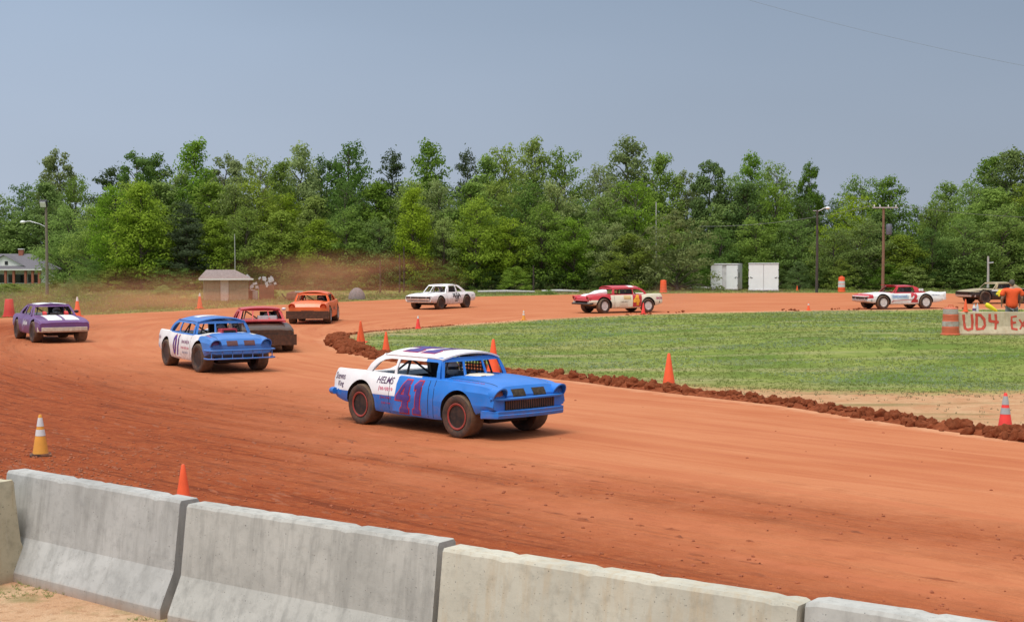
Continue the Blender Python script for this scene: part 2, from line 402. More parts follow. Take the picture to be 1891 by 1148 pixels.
g = MB()
xs = [-900, -300, -150] + list(range(-120, 121, 8)) + [150, 300, 900]; ys = [-60, -20] + list(range(0, 330, 8)) + [500, 1000, 2500]
gm = bpy.data.meshes.new('ground')
vv = [(x, y, far_z(x, y) - .012 + (.10 * noise.noise(Vector((x * .07, y * .07, 0))) * (1 if y > 122 else 0))) for y in ys for x in xs]
ff = [(j * len(xs) + i, j * len(xs) + i + 1, (j + 1) * len(xs) + i + 1, (j + 1) * len(xs) + i) for j in range(len(ys) - 1) for i in range(len(xs) - 1)]
gm.from_pydata(vv, [], ff); gm.materials.append(ground_mat()); gm.polygons.foreach_set('use_smooth', [True] * len(gm.polygons))
tag(link(bpy.data.objects.new('ground', gm)), kind='structure')

INNER = [tuple(gp(*p)[:2]) for p in ((1891, 812), (1650, 778), (1450, 747), (1234, 723), (1060, 701), (950, 690), (830, 679), (720, 665), (650, 648), (617, 632), (632, 620), (690, 612), (760, 607), (850, 600), (970, 592), (1190, 581), (1300, 577), (1500, 573.5), (1740, 571), (1891, 570))]
infield_poly = INNER + [(48, 80), (62, 60), (60, 20), (40, -14), (26, -12), (14.5, 13)]
OUT_FAR = [tuple(gp(*p)[:2]) for p in ((1891, 543), (1600, 540.5), (1300, 541), (1100, 543), (900, 547), (700, 554), (500, 563), (350, 573), (180, 581), (0, 587))]
outer_poly = [(80, 108)] + OUT_FAR + [(-29, 66), (-31, 52), (-27, 38), (-18, 27), (-10, 20.5), (-5.7, 16.4), (2.2, 9.6), (12, 1.2), (30, -14), (80, -14)]
MOIST = [(-26, 60), (-24, 46), (-16, 34), (-9.2, 24.0), (-5.7, 18.6), (2.2, 11.4), (12, 2.6)]
LANE = [(40, 97), (10, 98), (-8, 88), (-18, 70), (-17, 52), (-9, 36), (1.5, 24), (12, 13), (30, -6)]
def cat_line(pts, n=6):
    o = []; P = [pts[0]] + pts + [pts[-1]]
    for i in range(1, len(P) - 2):
        for k in range(n):
            t = k / n; a, b, c, d = [Vector(q) for q in P[i - 1:i + 3]]
            o.append(tuple(.5 * ((2 * b) + (c - a) * t + (2 * a - 5 * b + 4 * c - d) * t * t + (3 * b - a - 3 * c + d) * t ** 3)))
    return o + [tuple(pts[-1])]
LANE = cat_line(LANE, 8); MOIST = cat_line(MOIST, 5)
_lc = {}
def lane_of(x, y):
    k = (round(x, 3), round(y, 3))
    if k not in _lc: _lc[k] = seg_dist((x, y), LANE)
    return _lc[k]
def moist(x, y):
    d, _, s = seg_dist((x, y), MOIST)
    w = 2.7 + max(0, min(1, (y - 14) / 16)) * 5.6
    v = max(0, 1.15 - d / (w * 1.25))
    v = max(v, .52 * max(0, 1 - abs(seg_dist((x, y), MOIST)[0] - 5.5) / 2.4) * (1 if y < 45 else .5))
    return v
clay = clay_mat()
def track_z(x, y): return -.004 + .03 * noise.noise(Vector((x * .22, y * .22, 3))) * min(1, max(0, (y - 8) / 8))
track = tag(sheet('track', wob(outer_poly, .5, 1.2), clay, lambda x, y: 0.0, 1.0,
    {'moist': moist, 'lane': lambda x, y: lane_of(x, y)[0] * lane_of(x, y)[2], 'along': lambda x, y: lane_of(x, y)[1], 'edge': lambda x, y: max(0, 1 - seg_dist((x, y), INNER)[0] / 1.3) if not inside((x, y), infield_poly) else 1}), kind='structure')
grass_poly = [tuple(gp(*p)[:2]) for p in ((2100, 724), (1891, 724), (1700, 726), (1500, 722), (1300, 716), (1180, 704), (1060, 692), (960, 684), (830, 672), (730, 658), (670, 645), (640, 634), (650, 625), (700, 616), (760, 609), (850, 602), (970, 594), (1190, 583), (1300, 579), (1500, 575), (1740, 572.5), (1891, 571.5))] + [(48, 79), (70, 60), (60, 30)]
def grassy(x, y):
    d = seg_dist((x, y), grass_poly + grass_poly[:1])[0]
    return .5 + (1 if inside((x, y), grass_poly) else -1) * min(.5, d / 3.6)
infield = tag(sheet('infield', wob(infield_poly, .18, .8, 5), infield_mat(), lambda x, y: .006 + inf_z(x, y), 1.2, {'grassy': grassy}), kind='structure')
_a, _b = Vector(tuple(gp(28, 862, 1.02)[:2])), Vector(tuple(gp(1490, 1101, 1.02)[:2])); _d = (_b - _a).normalized(); _n = Vector((-_d.y, _d.x)) * .25
BE = [tuple(_a - _d * 5 + _n * 3), tuple(_a - _d * 1.5 + _n), tuple(_b + _n * .6), tuple(_b + _d * 14)]
tag(sheet('sandy_ground', wob([(-40, 46), (-33, 38), (-18, 25.5)] + BE + [(28, -14), (-60, -14), (-60, 46)], .12, .7, 3), sand_mat(), lambda x, y: .005, 2.0), kind='structure')

# ---- grass tufts
def tuft_obj(name, pts, h, w, mt, nb=5, parent=None, lean=.5):
    n = len(pts)
    if n == 0: return None
    P = np.repeat(np.array(pts), nb, 0); M = len(P); sc_ = P[:, 3:4] if P.shape[1] > 3 else np.ones((M, 1)); P = P[:, :3]
    a = rng.uniform(0, 2 * np.pi, M); r = rng.uniform(0, 1, M)[:, None] * w * 2.2
    base = P + np.stack([np.cos(a), np.sin(a), a * 0], 1) * r * sc_
    a2 = rng.uniform(0, 2 * np.pi, M); side = np.stack([np.cos(a2), np.sin(a2), a2 * 0], 1) * w * .5 * sc_
    hh = (h * rng.uniform(.5, 1.2, M))[:, None] * sc_
    tip = base + np.stack([np.cos(a) * lean, np.sin(a) * lean, np.ones(M)], 1) * hh
    V = np.empty((M, 3, 3)); V[:, 0] = base - side; V[:, 1] = base + side; V[:, 2] = tip
    me = bpy.data.meshes.new(name); me.vertices.add(M * 3); me.vertices.foreach_set('co', V.reshape(-1)); me.loops.add(M * 3)
    me.loops.foreach_set('vertex_index', np.arange(M * 3, dtype=np.int32)); me.polygons.add(M)
    me.polygons.foreach_set('loop_start', np.arange(0, M * 3, 3, dtype=np.int32)); me.update(); me.validate(); me.materials.append(mt)
    return link(bpy.data.objects.new(name, me), parent)
def scatter(n, fn, y0, y1):
    out = []; k = 0
    while len(out) < n and k < n * 12:
        k += 1; y = y0 * (y1 / y0) ** random.random(); half = y * .37 + 1; x = random.uniform(-half, half); q = fn(x, y)
        if q is not None: out.append(q)
    return out
def f_inf(x, y):
    if not inside((x, y), grass_poly): return None
    if noise.noise(Vector((x * .35, y * .7, 0))) < -.38: return None
    return (x, y, inf_z(x, y), .5 + y * .008)
def f_clo(x, y):
    if not inside((x, y), grass_poly): return None
    if noise.noise(Vector((x * .16 + 4, y * .45, 2))) < .12: return None
    return (x, y, inf_z(x, y), .6 + y * .010)
def f_edge(x, y):
    if not inside((x, y), infield_poly): return None
    g_ = grassy(x, y)
    if g_ > .62 or random.random() > g_ * 1.3 + .04: return None
    return (x, y, inf_z(x, y), .8)
tag(tuft_obj('infield_grass', scatter(24000, f_inf, 26, 84), .055, .022, GRASSB), 'short green infield grass inside the dirt oval', 'grass', kind='stuff')
tag(tuft_obj('clover_patches', scatter(7000, f_clo, 28, 80), .05, .022, CLOVER, 4), 'pale clover and weeds flecking the infield grass', 'clover', kind='stuff')
tag(tuft_obj('dry_grass', scatter(2600, f_edge, 22, 60), .07, .02, GRASSD, 5), 'thin dry grass on the sandy strip behind the clods', 'grass', kind='stuff')
def f_verge(x, y):
    if y < 70 and x > -20: return None
    if inside((x, y), outer_poly) or y > 150: return None
    d = seg_dist((x, y), OUT_FAR)[0]
    if x > -24 and d > 9 and y > 100 and random.random() > .25: return None
    return (x, y, far_z(x, y), random.uniform(.7, 1.9) * (.55 if d < 2.5 else 1))
vp = scatter(20000, f_verge, 60, 148)
tag(tuft_obj('verge_grass', vp[::2], .09, .05, GRASSB, 5), 'rough green grass along the outer edge of the far turn', 'grass', kind='stuff')
tag(tuft_obj('verge_weeds', vp[1::2], .10, .045, GRASSD, 4), 'brown and straw weeds mixed into the outer verge', 'weeds', kind='stuff')
BL = [tuple(gp(*p, z=1.02)[:2]) for p in ((28, 862), (352, 920), (827, 998), (1490, 1101), (2000, 1172))]
def f_near(x, y):
    if inside((x, y), outer_poly): return None
    d = seg_dist((x, y), BL)[0]
    if d < .36 or noise.noise(Vector((x * .9, y * .9, 0))) < .05: return None
    return (x, y, .004, random.uniform(.5, 1.2))
tag(tuft_obj('near_grass', scatter(5000, f_near, 7, 17), .035, .006, GRASSB, 7, lean=.9), 'sparse green grass on sandy soil before the concrete barriers', 'grass', kind='stuff')

# ---------------------------------------------------------------- foliage
def leaves_mesh(name, cen, nor, size, mt):
    n = len(cen); nor = nor / (np.linalg.norm(nor, axis=1, keepdims=True) + 1e-9)
    r = rng.normal(size=(n, 3)); u = np.cross(nor, r); u /= (np.linalg.norm(u, axis=1, keepdims=True) + 1e-9); w = np.cross(nor, u)
    s = (size * rng.uniform(.6, 1.3, n))[:, None]
    V = np.empty((n, 4, 3)); V[:, 0] = cen - u * s; V[:, 1] = cen - w * s * .55 + nor * s * .12; V[:, 2] = cen + u * s; V[:, 3] = cen + w * s * .55 + nor * s * .12
    me = bpy.data.meshes.new(name); me.vertices.add(n * 4); me.vertices.foreach_set('co', V.reshape(-1)); me.loops.add(n * 4)
    me.loops.foreach_set('vertex_index', np.arange(n * 4, dtype=np.int32)); me.polygons.add(n); me.polygons.foreach_set('loop_start', np.arange(0, n * 4, 4, dtype=np.int32))
    me.update(); me.validate(); me.materials.append(mt); return me
def crown_data(kind, seed, n_leaf):
    """unit tree, 10 m tall: limb ends with leaf sprays; returns centres, normals and limb lines"""
    rg = np.random.default_rng(seed); puffs = []; limbs = []
    if kind == 'broad': nb, z0, z1 = 120, .9, 9.5
    elif kind == 'tall': nb, z0, z1 = 105, 1.2, 9.6
    elif kind == 'pine': nb, z0, z1 = 90, 2.4, 9.7
    elif kind == 'sparse': nb, z0, z1 = 62, 2.6, 9.5
    else: nb, z0, z1 = 80, .3, 8.6
    lob = rg.uniform(0, 6.28, 3)
    for i in range(nb):
        t = (i + rg.uniform(0, 1)) / nb; z = z0 + (z1 - z0) * t; a = rg.uniform(0, 6.28)
        if kind == 'broad': rad = 2.9 * (math.sin(math.pi * min(1, .16 + .80 * t)) ** .62) * (1 + .22 * math.sin(2 * a + lob[0]))
        elif kind == 'tall': rad = 2.0 * (math.sin(math.pi * min(1, .16 + .81 * t)) ** .7) * (1 + .25 * math.sin(2 * a + lob[1]))
        elif kind == 'pine': rad = (2.0 * (1 - t) ** .7 + .35) * (1 + .3 * math.sin(3 * a + lob[0]))
        elif kind == 'sparse': rad = 1.9 * math.sin(math.pi * min(1, .2 + .75 * t)) ** .6
        else: rad = 3.6 * (1 - t * t) ** .5 * (1 + .25 * math.sin(2 * a + lob[2]))
        rad = max(.2, rad) * rg.uniform(.72, 1.13)
        e = np.array([math.cos(a) * rad, math.sin(a) * rad, z + rg.uniform(-.3, .35)])
        limbs.append((max(.5, z - rad * .65), e)); rr = rg.uniform(.50, .95) * (.85 if kind in ('pine', 'sparse') else .95) * (1.15 if t < .7 else .85)
        puffs.append((e, rr)); 
        if rg.uniform() < .75 and kind != 'sparse': puffs.append((e * np.array([.55, .55, 1]) + np.array([0, 0, -.15]), rr * .95))
    tot = sum(p[1] ** 2 for p in puffs); cs, ns = [], []
    for e, rr in puffs:
        k = max(6, int(n_leaf * rr * rr / tot)); d = rg.normal(size=(k, 3)); d /= np.linalg.norm(d, axis=1, keepdims=True)
        rad = rr * rg.uniform(.35, 1.08, k)[:, None] ** .6; sh = np.array([1, 1, .62 if kind != 'pine' else .42])
        cs.append(e + d * rad * sh); ns.append(d * np.array([.8, .8, 1.0]) + np.array([0, 0, .35]) + rg.normal(size=(k, 3)) * .30)
    # stray twigs break up the outline
    k = int(n_leaf * .06); idx = rg.integers(0, len(puffs), k); st = np.array([puffs[i][0] for i in idx]); dd = rg.normal(size=(k, 3)) * .30; dd[:, 2] = dd[:, 2] * .8
    cs.append(st + dd); ns.append(rg.normal(size=(k, 3)) + np.array([0, 0, .5]))
    return np.concatenate(cs), np.concatenate(ns), limbs
def trunk_mesh(kind, limbs, seed):
    rd = random.Random(seed); b = MB(); top = 8.6 if kind != 'shrub' else 3
    xs_ = [rd.uniform(-.12, .12) for _ in range(9)]
    pts = [(xs_[i] * i * .3, xs_[-i - 1] * i * .3, top * i / 8) for i in range(9)]
    b.tube(pts, [.20 * (1 - i / 8.6) + .02 for i in range(9)], 7)
    for z, e in limbs[::2]:
        if z > top: continue
        i = min(7, int(z / top * 8)); p = Vector(pts[i]).lerp(Vector(pts[i + 1]), z / top * 8 - i); e = Vector(e); m_ = p.lerp(e, .5) + Vector((0, 0, .12 * (e - p).length))
        b.tube([p, m_, e], [.055 * (1 - z / 12) + .012, .035, .012], 4, False)
    return b.mesh('trunk', BARK, 60)
KINDS = {}
def proto(kind, v, leaf, n, size):
    key = (kind, v, leaf)
    if key not in KINDS:
        seed = hash((len(kind) * 7 + ord(kind[0]), v)) % 9999; cd = crown_data(kind, seed, n)
        KINDS[key] = (leaves_mesh('crown', cd[0], cd[1], size, LEAF[leaf]), trunk_mesh(kind, cd[2], seed))
    return KINDS[key]
LM = [(15, 'the white house'), (85, 'the left lamp post'), (145, 'the white-tipped left cone'), (210, 'the dust'), (300, 'the number 01 car'), (412, 'the small shed'), (480, 'the scrap heap'), (580, 'the orange car'), (660, 'the grey round bale'), (735, 'the bare stems'), (812, 'the white coupe'), (967, 'the infield cone'), (1080, 'the skyline notch'), (1135, 'the red number 4 car'), (1225, 'the plain barrel'), (1340, 'the left truck box'), (1412, 'the right truck box'), (1508, 'the dark lamp pole'), (1554, 'the striped barrel'), (1630, 'the utility pole'), (1700, 'the number 2 car'), (1826, 'the pale post'), (1875, 'the man in orange')]
USED = set()
def where(px):
    x, nm = min(LM, key=lambda q: abs(q[0] - px)); d = px - x
    return ('above ' if abs(d) < 14 else ('just left of ' if d < 0 else 'just right of ')) + nm
def uniq(base, px):
    for ext in ('', ', paler', ', darker', ', partly hidden', ', nearer', ', farther', ', slimmer', ', broader', ', leaning'):
        s = base + ext
        if s not in USED: USED.add(s); return s
    USED.add(base); return base
HUE = ['fresh green', 'mid green', 'deep green', 'pale grey-green', 'dark-needled', 'vine-covered']
def tree(px, top, Y, wpx, kind, leaf, row, v=None, n=9500):
    base = at(px, 500, Y); z0 = far_z(base.x, Y); topz = at(px, top, Y).z; h = topz - z0
    me, tm = proto(kind, v if v is not None else random.randint(0, 2), leaf, n, .125 if kind != 'pine' else .10)
    o = empty('pine_tree' if kind == 'pine' else 'tree', (base.x, Y, z0), random.uniform(0, 6.28)); s = h / 10
    ws = (wpx / F * Y) / {'broad': 6.2, 'tall': 4.4, 'pine': 4.2, 'sparse': 4.2, 'shrub': 7.4}[kind]
    for nm, m_ in (('crown', me), ('trunk', tm)):
        c = bpy.data.objects.new(nm, m_); link(c, o); c.scale = (ws, ws, s)
    hw = 'tall' if h > 11.5 else ('medium' if h > 8 else 'low')
    shape = {'broad': 'spreading', 'tall': 'upright', 'pine': 'pine', 'sparse': 'open-crowned', 'shrub': 'bushy'}[kind]
    nm = 'pine tree' if kind == 'pine' else 'tree'
    tag(o, uniq(f"{hw} {HUE[leaf]} {shape if kind != 'pine' else ''} {nm} {row} {where(px)}".replace('  ', ' '), px), 'pine' if kind == 'pine' else 'tree', 'trees along the far side of the track')
    return o
SKY_ = [(45, 336, 75, 'broad', 2), (110, 270, 62, 'sparse', 3), (140, 322, 70, 'broad', 1), (205, 308, 74, 'pine', 4), (255, 272, 60, 'sparse', 2), (290, 280, 66, 'tall', 2), (362, 250, 74, 'tall', 1), (330, 310, 80, 'broad', 3), (418, 278, 70, 'sparse', 3), (480, 284, 90, 'broad', 3),
        (520, 290, 56, 'tall', 1), (553, 261, 76, 'tall', 3), (606, 285, 66, 'sparse', 2), (648, 258, 96, 'broad', 2), (725, 277, 60, 'pine', 4), (793, 255, 72, 'tall', 1), (862, 277, 52, 'pine', 4), (900, 280, 70, 'tall', 1), (930, 265, 84, 'broad', 0), (984, 251, 70, 'tall', 0), (1040, 270, 92, 'broad', 1),
        (1156, 249, 88, 'tall', 3), (1108, 300, 70, 'broad', 3), (1220, 276, 60, 'tall', 1), (1265, 310, 52, 'sparse', 3), (1308, 290, 62, 'sparse', 2), (1384, 278, 62, 'tall', 1), (1345, 320, 80, 'broad', 1), (1432, 296, 80, 'broad', 1), (1492, 295, 40, 'sparse', 2), (1590, 321, 80, 'broad', 1), (1640, 322, 70, 'tall', 1),
        (1500, 350, 60, 'broad', 2), (1545, 366, 60, 'broad', 2), (1700, 378, 60, 'broad', 2), (1745, 333, 70, 'tall', 1), (1790, 330, 74, 'broad', 1), (1832, 280, 80, 'tall', 1), (1872, 268, 84, 'tall', 1), (1915, 280, 84, 'broad', 1), (1960, 300, 84, 'broad', 1), (-20, 350, 90, 'broad', 1)]
for px, top, w, kd, lf in SKY_:
    Y = random.uniform(134, 144) if px > 165 else random.uniform(228, 242)
    tree(px, top, Y, w * 1.25, kd, lf, 'on skyline')
# second row: medium trees that close the wall of green
x = -15
while x < 1930:
    sky_y = min((abs(q[0] - x), q[1]) for q in SKY_)[1]; lf = random.choice([0, 0, 1, 1, 2, 3]) if x < 1080 else random.choice([1, 1, 2, 1, 0])
    if 90 > x > -40: Y = 224
    elif x < 110: Y = 222
    elif x < 170: Y = 195
    elif 1270 < x < 1490: Y = 135
    else: Y = random.uniform(129.5, 132)
    if not 1200 < x < 1300:
        tree(x, max(sky_y + random.uniform(28, 75), 330), Y, random.uniform(84, 120), random.choice(['broad', 'broad', 'tall']), lf, 'in second row')
    x += random.uniform(44, 60)
# dark back rows that stop daylight between the stems
x = -20
while x < 1930:
    sky_y = min((abs(q[0] - x), q[1]) for q in SKY_)[1]
    tree(x, sky_y + random.uniform(40, 80), random.uniform(146, 152) if x > 160 else 252, 120, 'shrub', 2, 'deep in woods', n=6000); x += random.uniform(48, 60)
# front row: smaller trees and pine at the verge
for px, top, w, kd, lf in [(215, 340, 110, 'broad', 1), (262, 330, 100, 'tall', 0), (345, 372, 86, 'pine', 4), (400, 400, 84, 'tall', 0), (455, 380, 90, 'broad', 0), (520, 385, 90, 'tall', 0), (590, 400, 80, 'tall', 0), (640, 380, 100, 'broad', 1), (700, 400, 80, 'broad', 1), (765, 340, 76, 'tall', 0), (820, 400, 80, 'broad', 0), (880, 360, 110, 'broad', 0), (940, 400, 100, 'broad', 0),
                           (1000, 372, 110, 'broad', 1), (1060, 400, 90, 'broad', 1), (1130, 410, 90, 'broad', 5), (1175, 430, 80, 'broad', 5), (1330, 420, 80, 'broad', 2), (1395, 400, 90, 'broad', 1), (1470, 400, 90, 'broad', 1), (1540, 420, 90, 'broad', 1), (1590, 400, 100, 'broad', 1), (1665, 430, 80, 'tall', 0), (1720, 420, 80, 'broad', 2), (1780, 400, 100, 'broad', 1), (1850, 380, 110, 'broad', 1), (1905, 380, 110, 'broad', 2)]:
    tree(px, top, 131 if 1290 < px < 1480 else (128 if 1180 < px < 1270 else random.uniform(125, 127.5)), w, kd, lf, 'in front row')
def bush(px, top, Y, wpx, leaf, label, v=None, nm='bush'):
    base = at(px, 500, Y); z0 = far_z(base.x, Y); h = at(px, top, Y).z - z0
    me, tm = proto('shrub', v if v is not None else random.randint(0, 2), leaf, 6500, .15)
    o = empty(nm, (base.x, Y, z0 - .05), random.uniform(0, 6.28)); ws = (wpx / F * Y) / 7.4
    for n_, m_ in (('foliage', me), ('stem', tm)):
        c = bpy.data.objects.new(n_, m_); link(c, o); c.scale = (ws, ws, h / 9.0 if n_ == 'foliage' else h / 11)
    tag(o, uniq(label + ' ' + where(px), px), 'bush', 'bushes under the tree line'); return o
bush(1250, 385, 122.5, 130, 5, 'large hump of vines swallowing a dead stump', 0, 'vine_thicket')
bush(1160, 430, 123.5, 120, 5, 'rounded mass of vines sagging off the trees', 1, 'vine_thicket')
x = 170
while x < 1920:
    if x > 1265 and x < 1475: Y = 129
    else: Y = random.uniform(124, 126.5)
    bush(x, random.uniform(470, 500), Y, random.uniform(52, 90), random.choice([1, 2, 2, 0]), random.choice(['low leafy bush', 'dense shrub', 'rounded shrub']) + random.choice([' at the verge', ' at the wood edge']))
    x += random.uniform(34, 50)
for px, top, Y, w, lf in [(95, 508, 130, 34, 0), (130, 512, 112, 30, 3), (165, 512, 118, 50, 1), (20, 522, 118, 60, 0), (135, 520, 100, 16, 5), (505, 530, 100, 20, 0), (1012, 533, 112, 34, 1), (300, 525, 108, 40, 3)]:
    bush(px, top, Y, w, lf, 'small weedy bush in the grass')
b = MB()
for px in (700, 722, 738, 746, 212, 985, 1050):
    pass

# ---------------------------------------------------------------- house, shed, boxes
WHITE = mat('white_boards', (.78, .78, .76), .6, var=.08); SHINGLE = mat('grey_shingles', (.15, .14, .16), .9, var=.35, scale=14, bmp=.4)
BRICKM = mat('red_brick', (.36, .12, .075), .85, var=.3, scale=10); DARKG = mat('dark_glass', (.02, .022, .026), .15, var=.1)
def wall_box(o, name, c, d, m_): b = MB(); b.box(c, d); return b.build(name, m_, o)
Yh = 200; hx0 = at(-60, 500, Yh).x; hx1 = at(78, 500, Yh).x; cxh = (hx0 + hx1) / 2; wh = hx1 - hx0; zb_ = far_z(0, 200)
house = tag(empty('house', (cxh, Yh + 3.5, zb_)), 'white-gabled brick house with grey hip roof at the left edge', 'house')
ev = at(0, 497, Yh).z - zb_; rd = at(0, 478, Yh + 3).z - zb_; pk = at(0, 463, Yh + 1).z - zb_
wall_box(house, 'wall', (0, .6, ev / 2), (wh - 1.0, 5.5, ev), WHITE)
b = MB(); hw = wh / 2 + .3
A = [(-hw, -4.2, ev), (hw, -4.2, ev), (hw, 4.2, ev), (-hw, 4.2, ev)]; Bq = [(-hw + 2.9, 0, ev + 2.1), (hw - 2.9, 0, ev + 2.1)]
b.v = A + Bq + [(x_, y_, z_ - .14) for x_, y_, z_ in A]; b.f = [(0, 1, 5, 4), (1, 2, 5), (2, 3, 4, 5), (3, 0, 4), (9, 8, 7, 6), (0, 6, 7, 1), (1, 7, 8, 2), (2, 8, 9, 3), (3, 9, 6, 0)]; b.m = [0] * 9
roof = b.build('roof', SHINGLE, house)
wall_box(house, 'fascia', (0, -4.23, ev - .06), (wh + .6, .06, .16), WHITE)
gx = at(2, 480, Yh - 1).x - cxh; gw = 3.0
b = MB(); b.rings([[(gx - gw, yy_, ev + .35), (gx + gw, yy_, ev + .35), (gx, yy_, ev + 1.85)] for yy_ in (-3.3, .5)])
b.build('gable', WHITE, house)
b = MB(); b.quad([(gx - gw - .2, -3.6, ev + .25), (gx, -3.6, ev + 1.93), (gx, .8, ev + 1.93), (gx - gw - .2, .8, ev + .25)]); b.quad([(gx + gw + .2, -3.6, ev + .25), (gx + gw + .2, .8, ev + .25), (gx, .8, ev + 1.93), (gx, -3.6, ev + 1.93)])
b.build('gable_roof', SHINGLE, house)
w_ = wall_box(house, 'window', (gx + .3, -3.33, ev + .85), (.42, .04, .5), DARKG)
for px in (10, 25, 47, 60, 72):
    wall_box(house, 'brick_pillar', (at(px, 505, Yh - .5).x - cxh, -3.9, ev / 2 - .05), (.30, .30, ev - .12), BRICKM)
for px, ww in ((2, 1.0), (18, .6), (35, 1.5), (55, .7), (66, .6)):
    f_ = wall_box(house, 'window', (at(px, 505, Yh + 1).x - cxh, -2.19, ev * .58), (ww + .16, .05, 1.25), WHITE)
    wall_box(f_, 'pane', (at(px, 505, Yh + 1).x - cxh, -2.23, ev * .58), (ww, .04, 1.1), DARKG)
wall_box(house, 'porch_rail', (0, -4.0, .55), (wh - .6, .06, .9), WHITE)
chx = at(38, 470, Yh + 3).x - cxh
ch = wall_box(house, 'chimney', (chx, -.2, ev + 1.6), (.6, .6, 2.2), BRICKM); wall_box(ch, 'chimney_cap', (chx, -.2, ev + 2.75), (.72, .72, .12), WHITE)

S0 = gp(376, 556); S1 = gp(459, 555.4); shed_d = (S1 - S0); ang = math.atan2(shed_d.y, shed_d.x); ws_ = shed_d.length
shed = tag(empty('shed', S0, ang), 'small grey-green shed with low hip roof and pale door', 'shed')
SHEDM = mat('shed_boards', (.30, .29, .20), .85, var=.25, scale=5)
hs_ = at(400, 515, S0.y).z
nplk = 14
for i in range(nplk):
    x0 = ws_ * i / nplk; w1 = ws_ / nplk
    if 5 <= i <= 7: continue
    wall_box(shed, 'board', (x0 + w1 / 2, 0, hs_ / 2), (w1 - .02, .03, hs_), SHEDM)
b = MB(); b.box((ws_ / 2, 1.05, hs_ / 2), (ws_ - .04, 2.04, hs_ - .01)); b.build('wall', SHEDM, shed)
pw = mat('pale_door_paint', (.62, .56, .52), .6, var=.12, dirt=.3)
dr = wall_box(shed, 'door', (ws_ * 6.5 / nplk, -.02, hs_ / 2 - .01), (ws_ * 2.5 / nplk, .05, hs_ - .04), pw)
b = MB(); rr_ = at(400, 498, S0.y + 1).z
A = [(-.3, -.35, hs_), (ws_ + .3, -.35, hs_), (ws_ + .3, 2.4, hs_), (-.3, 2.4, hs_)]; Bq = [(.20, 1.0, rr_), (ws_ - .85, 1.0, rr_)]
b.v = A + Bq; b.f = [(0, 1, 5, 4), (1, 2, 5), (2, 3, 4, 5), (3, 0, 4), (3, 2, 1, 0)]; b.m = [0] * 5
b.build('roof', mat('old_roof', (.27, .21, .20), .9, var=.3, scale=8), shed); wall_box(shed, 'fascia', (ws_ / 2, -.37, hs_ - .02), (ws_ + .62, .05, .1), WHITE)

BOXW = mat('truck_box_white', (.86, .88, .90), .4, var=.05, scale=2, dirt=.10, dz=.5); BOXS = mat('truck_box_side', (.66, .66, .68), .5, var=.2, scale=3, dirt=.3)
BLK = mat('black_iron', (.025, .025, .028), .55, var=.2)
def truck_box(px0, px1, pyb, pyt, rz, label, gap):
    p0 = gp(px0, pyb); p1 = gp(px1, pyb); W = (p1 - p0).length; hh = at(px0, pyt, p0.y).z - .05
    o = tag(empty('truck_box', p0, rz), label, 'truck box', 'white truck boxes at the wood edge')
    b = MB(); b.box((W / 2, 2.1, hh / 2 + .05), (W, 4.0, hh)); b.build('shell', BOXS, o)
    g_ = gap
    for s in (0, 1):
        dw = (W - g_) / 2 - .04; cx_ = .03 + dw / 2 if s == 0 else W - .03 - dw / 2
        b = MB(); b.box((cx_, .06, hh / 2 + .05), (dw, .05, hh - .12)); d_ = b.build('door', BOXW, o)
        b = MB(); b.bar((cx_ + (-1) ** (s + 1) * dw * .25, .02, hh * .5), (cx_ + (-1) ** (s + 1) * dw * .42, .02, hh * .53), .03, .05); b.build('handle', BLK, d_)
        b = MB()
        for hz in (.2, .5, .8): b.box((.02 if s == 0 else W - .02, .05, hh * hz), (.04, .07, .12))
        b.build('hinge', BLK, d_)
    b = MB(); b.box((W / 2, .02, .12), (W, .06, .1)); b.build('sill', BOXS, o)
    b = MB(); b.box((W / 2, .05, hh + .06), (W + .04, .1, .05)); b.box((W / 2, 2.1, hh + .07), (W + .03, 4.0, .04)); b.build('roof', BOXS, o)
    b = MB(); b.box((W + .004, 1.0, hh * .6), (.012, .5, .45)); b.build('side_vent', BLK, o)
truck_box(1312, 1362, 536, 488, R(-14), 'left white truck box with a gap between its two doors', .34)
truck_box(1382, 1437, 538, 487, R(-10), 'right white truck box with two closed doors meeting', .02)

# ---------------------------------------------------------------- poles and wires
POLE = mat('weathered_pole', (.20, .165, .13), .85, var=.25, scale=6); POLEG = mat('pale_pole', (.42, .41, .40), .6, var=.15); GALV = mat('galvanised', (.45, .46, .48), .35, .6, var=.15)
LAMPG = mat('lamp_glass', (.82, .84, .86), .25, var=.05)
DBARK = mat('dark_bark', (.05, .038, .03), .9, var=.4)
def pole(px, pyb, pyt, r0, m_, label, cat, name, arms=None):
    p = gp(px, pyb); top = at(px, pyt, p.y).z; o = tag(empty(name, p), label, cat)
    b = MB(); b.tube([(0, 0, -.1), (.02, 0, top / 2), (0, 0, top)], [r0, r0 * .85, r0 * .7], 10); b.build('pole', m_, o, 50)
    return o, p, top
o, p, top = pole(87, 545, 379, .13, POLE, 'tall wooden lamp post with floodlight and side lamp, far left', 'lamp post', 'lamp_post')
s = p.y / F
b = MB(); b.box((-.15, -.1, top + .12), (.55, .28, .5), Matrix.Rotation(.5, 3, 'X')); fl = b.build('floodlight', BLK, o)
b = MB(); b.box((-.15, -.26, top + .04), (.42, .05, .40), Matrix.Rotation(.5, 3, 'X')); b.build('lens', LAMPG, fl)
za = at(0, 416, p.y).z; zl = at(0, 410, p.y).z
b = MB(); b.tube([(0, 0, za - .15), (-.5, 0, za + .10), (-1.2, 0, zl + .06), (-1.6, 0, zl + .02)], .035, 8); b.build('arm', GALV, o, 50)
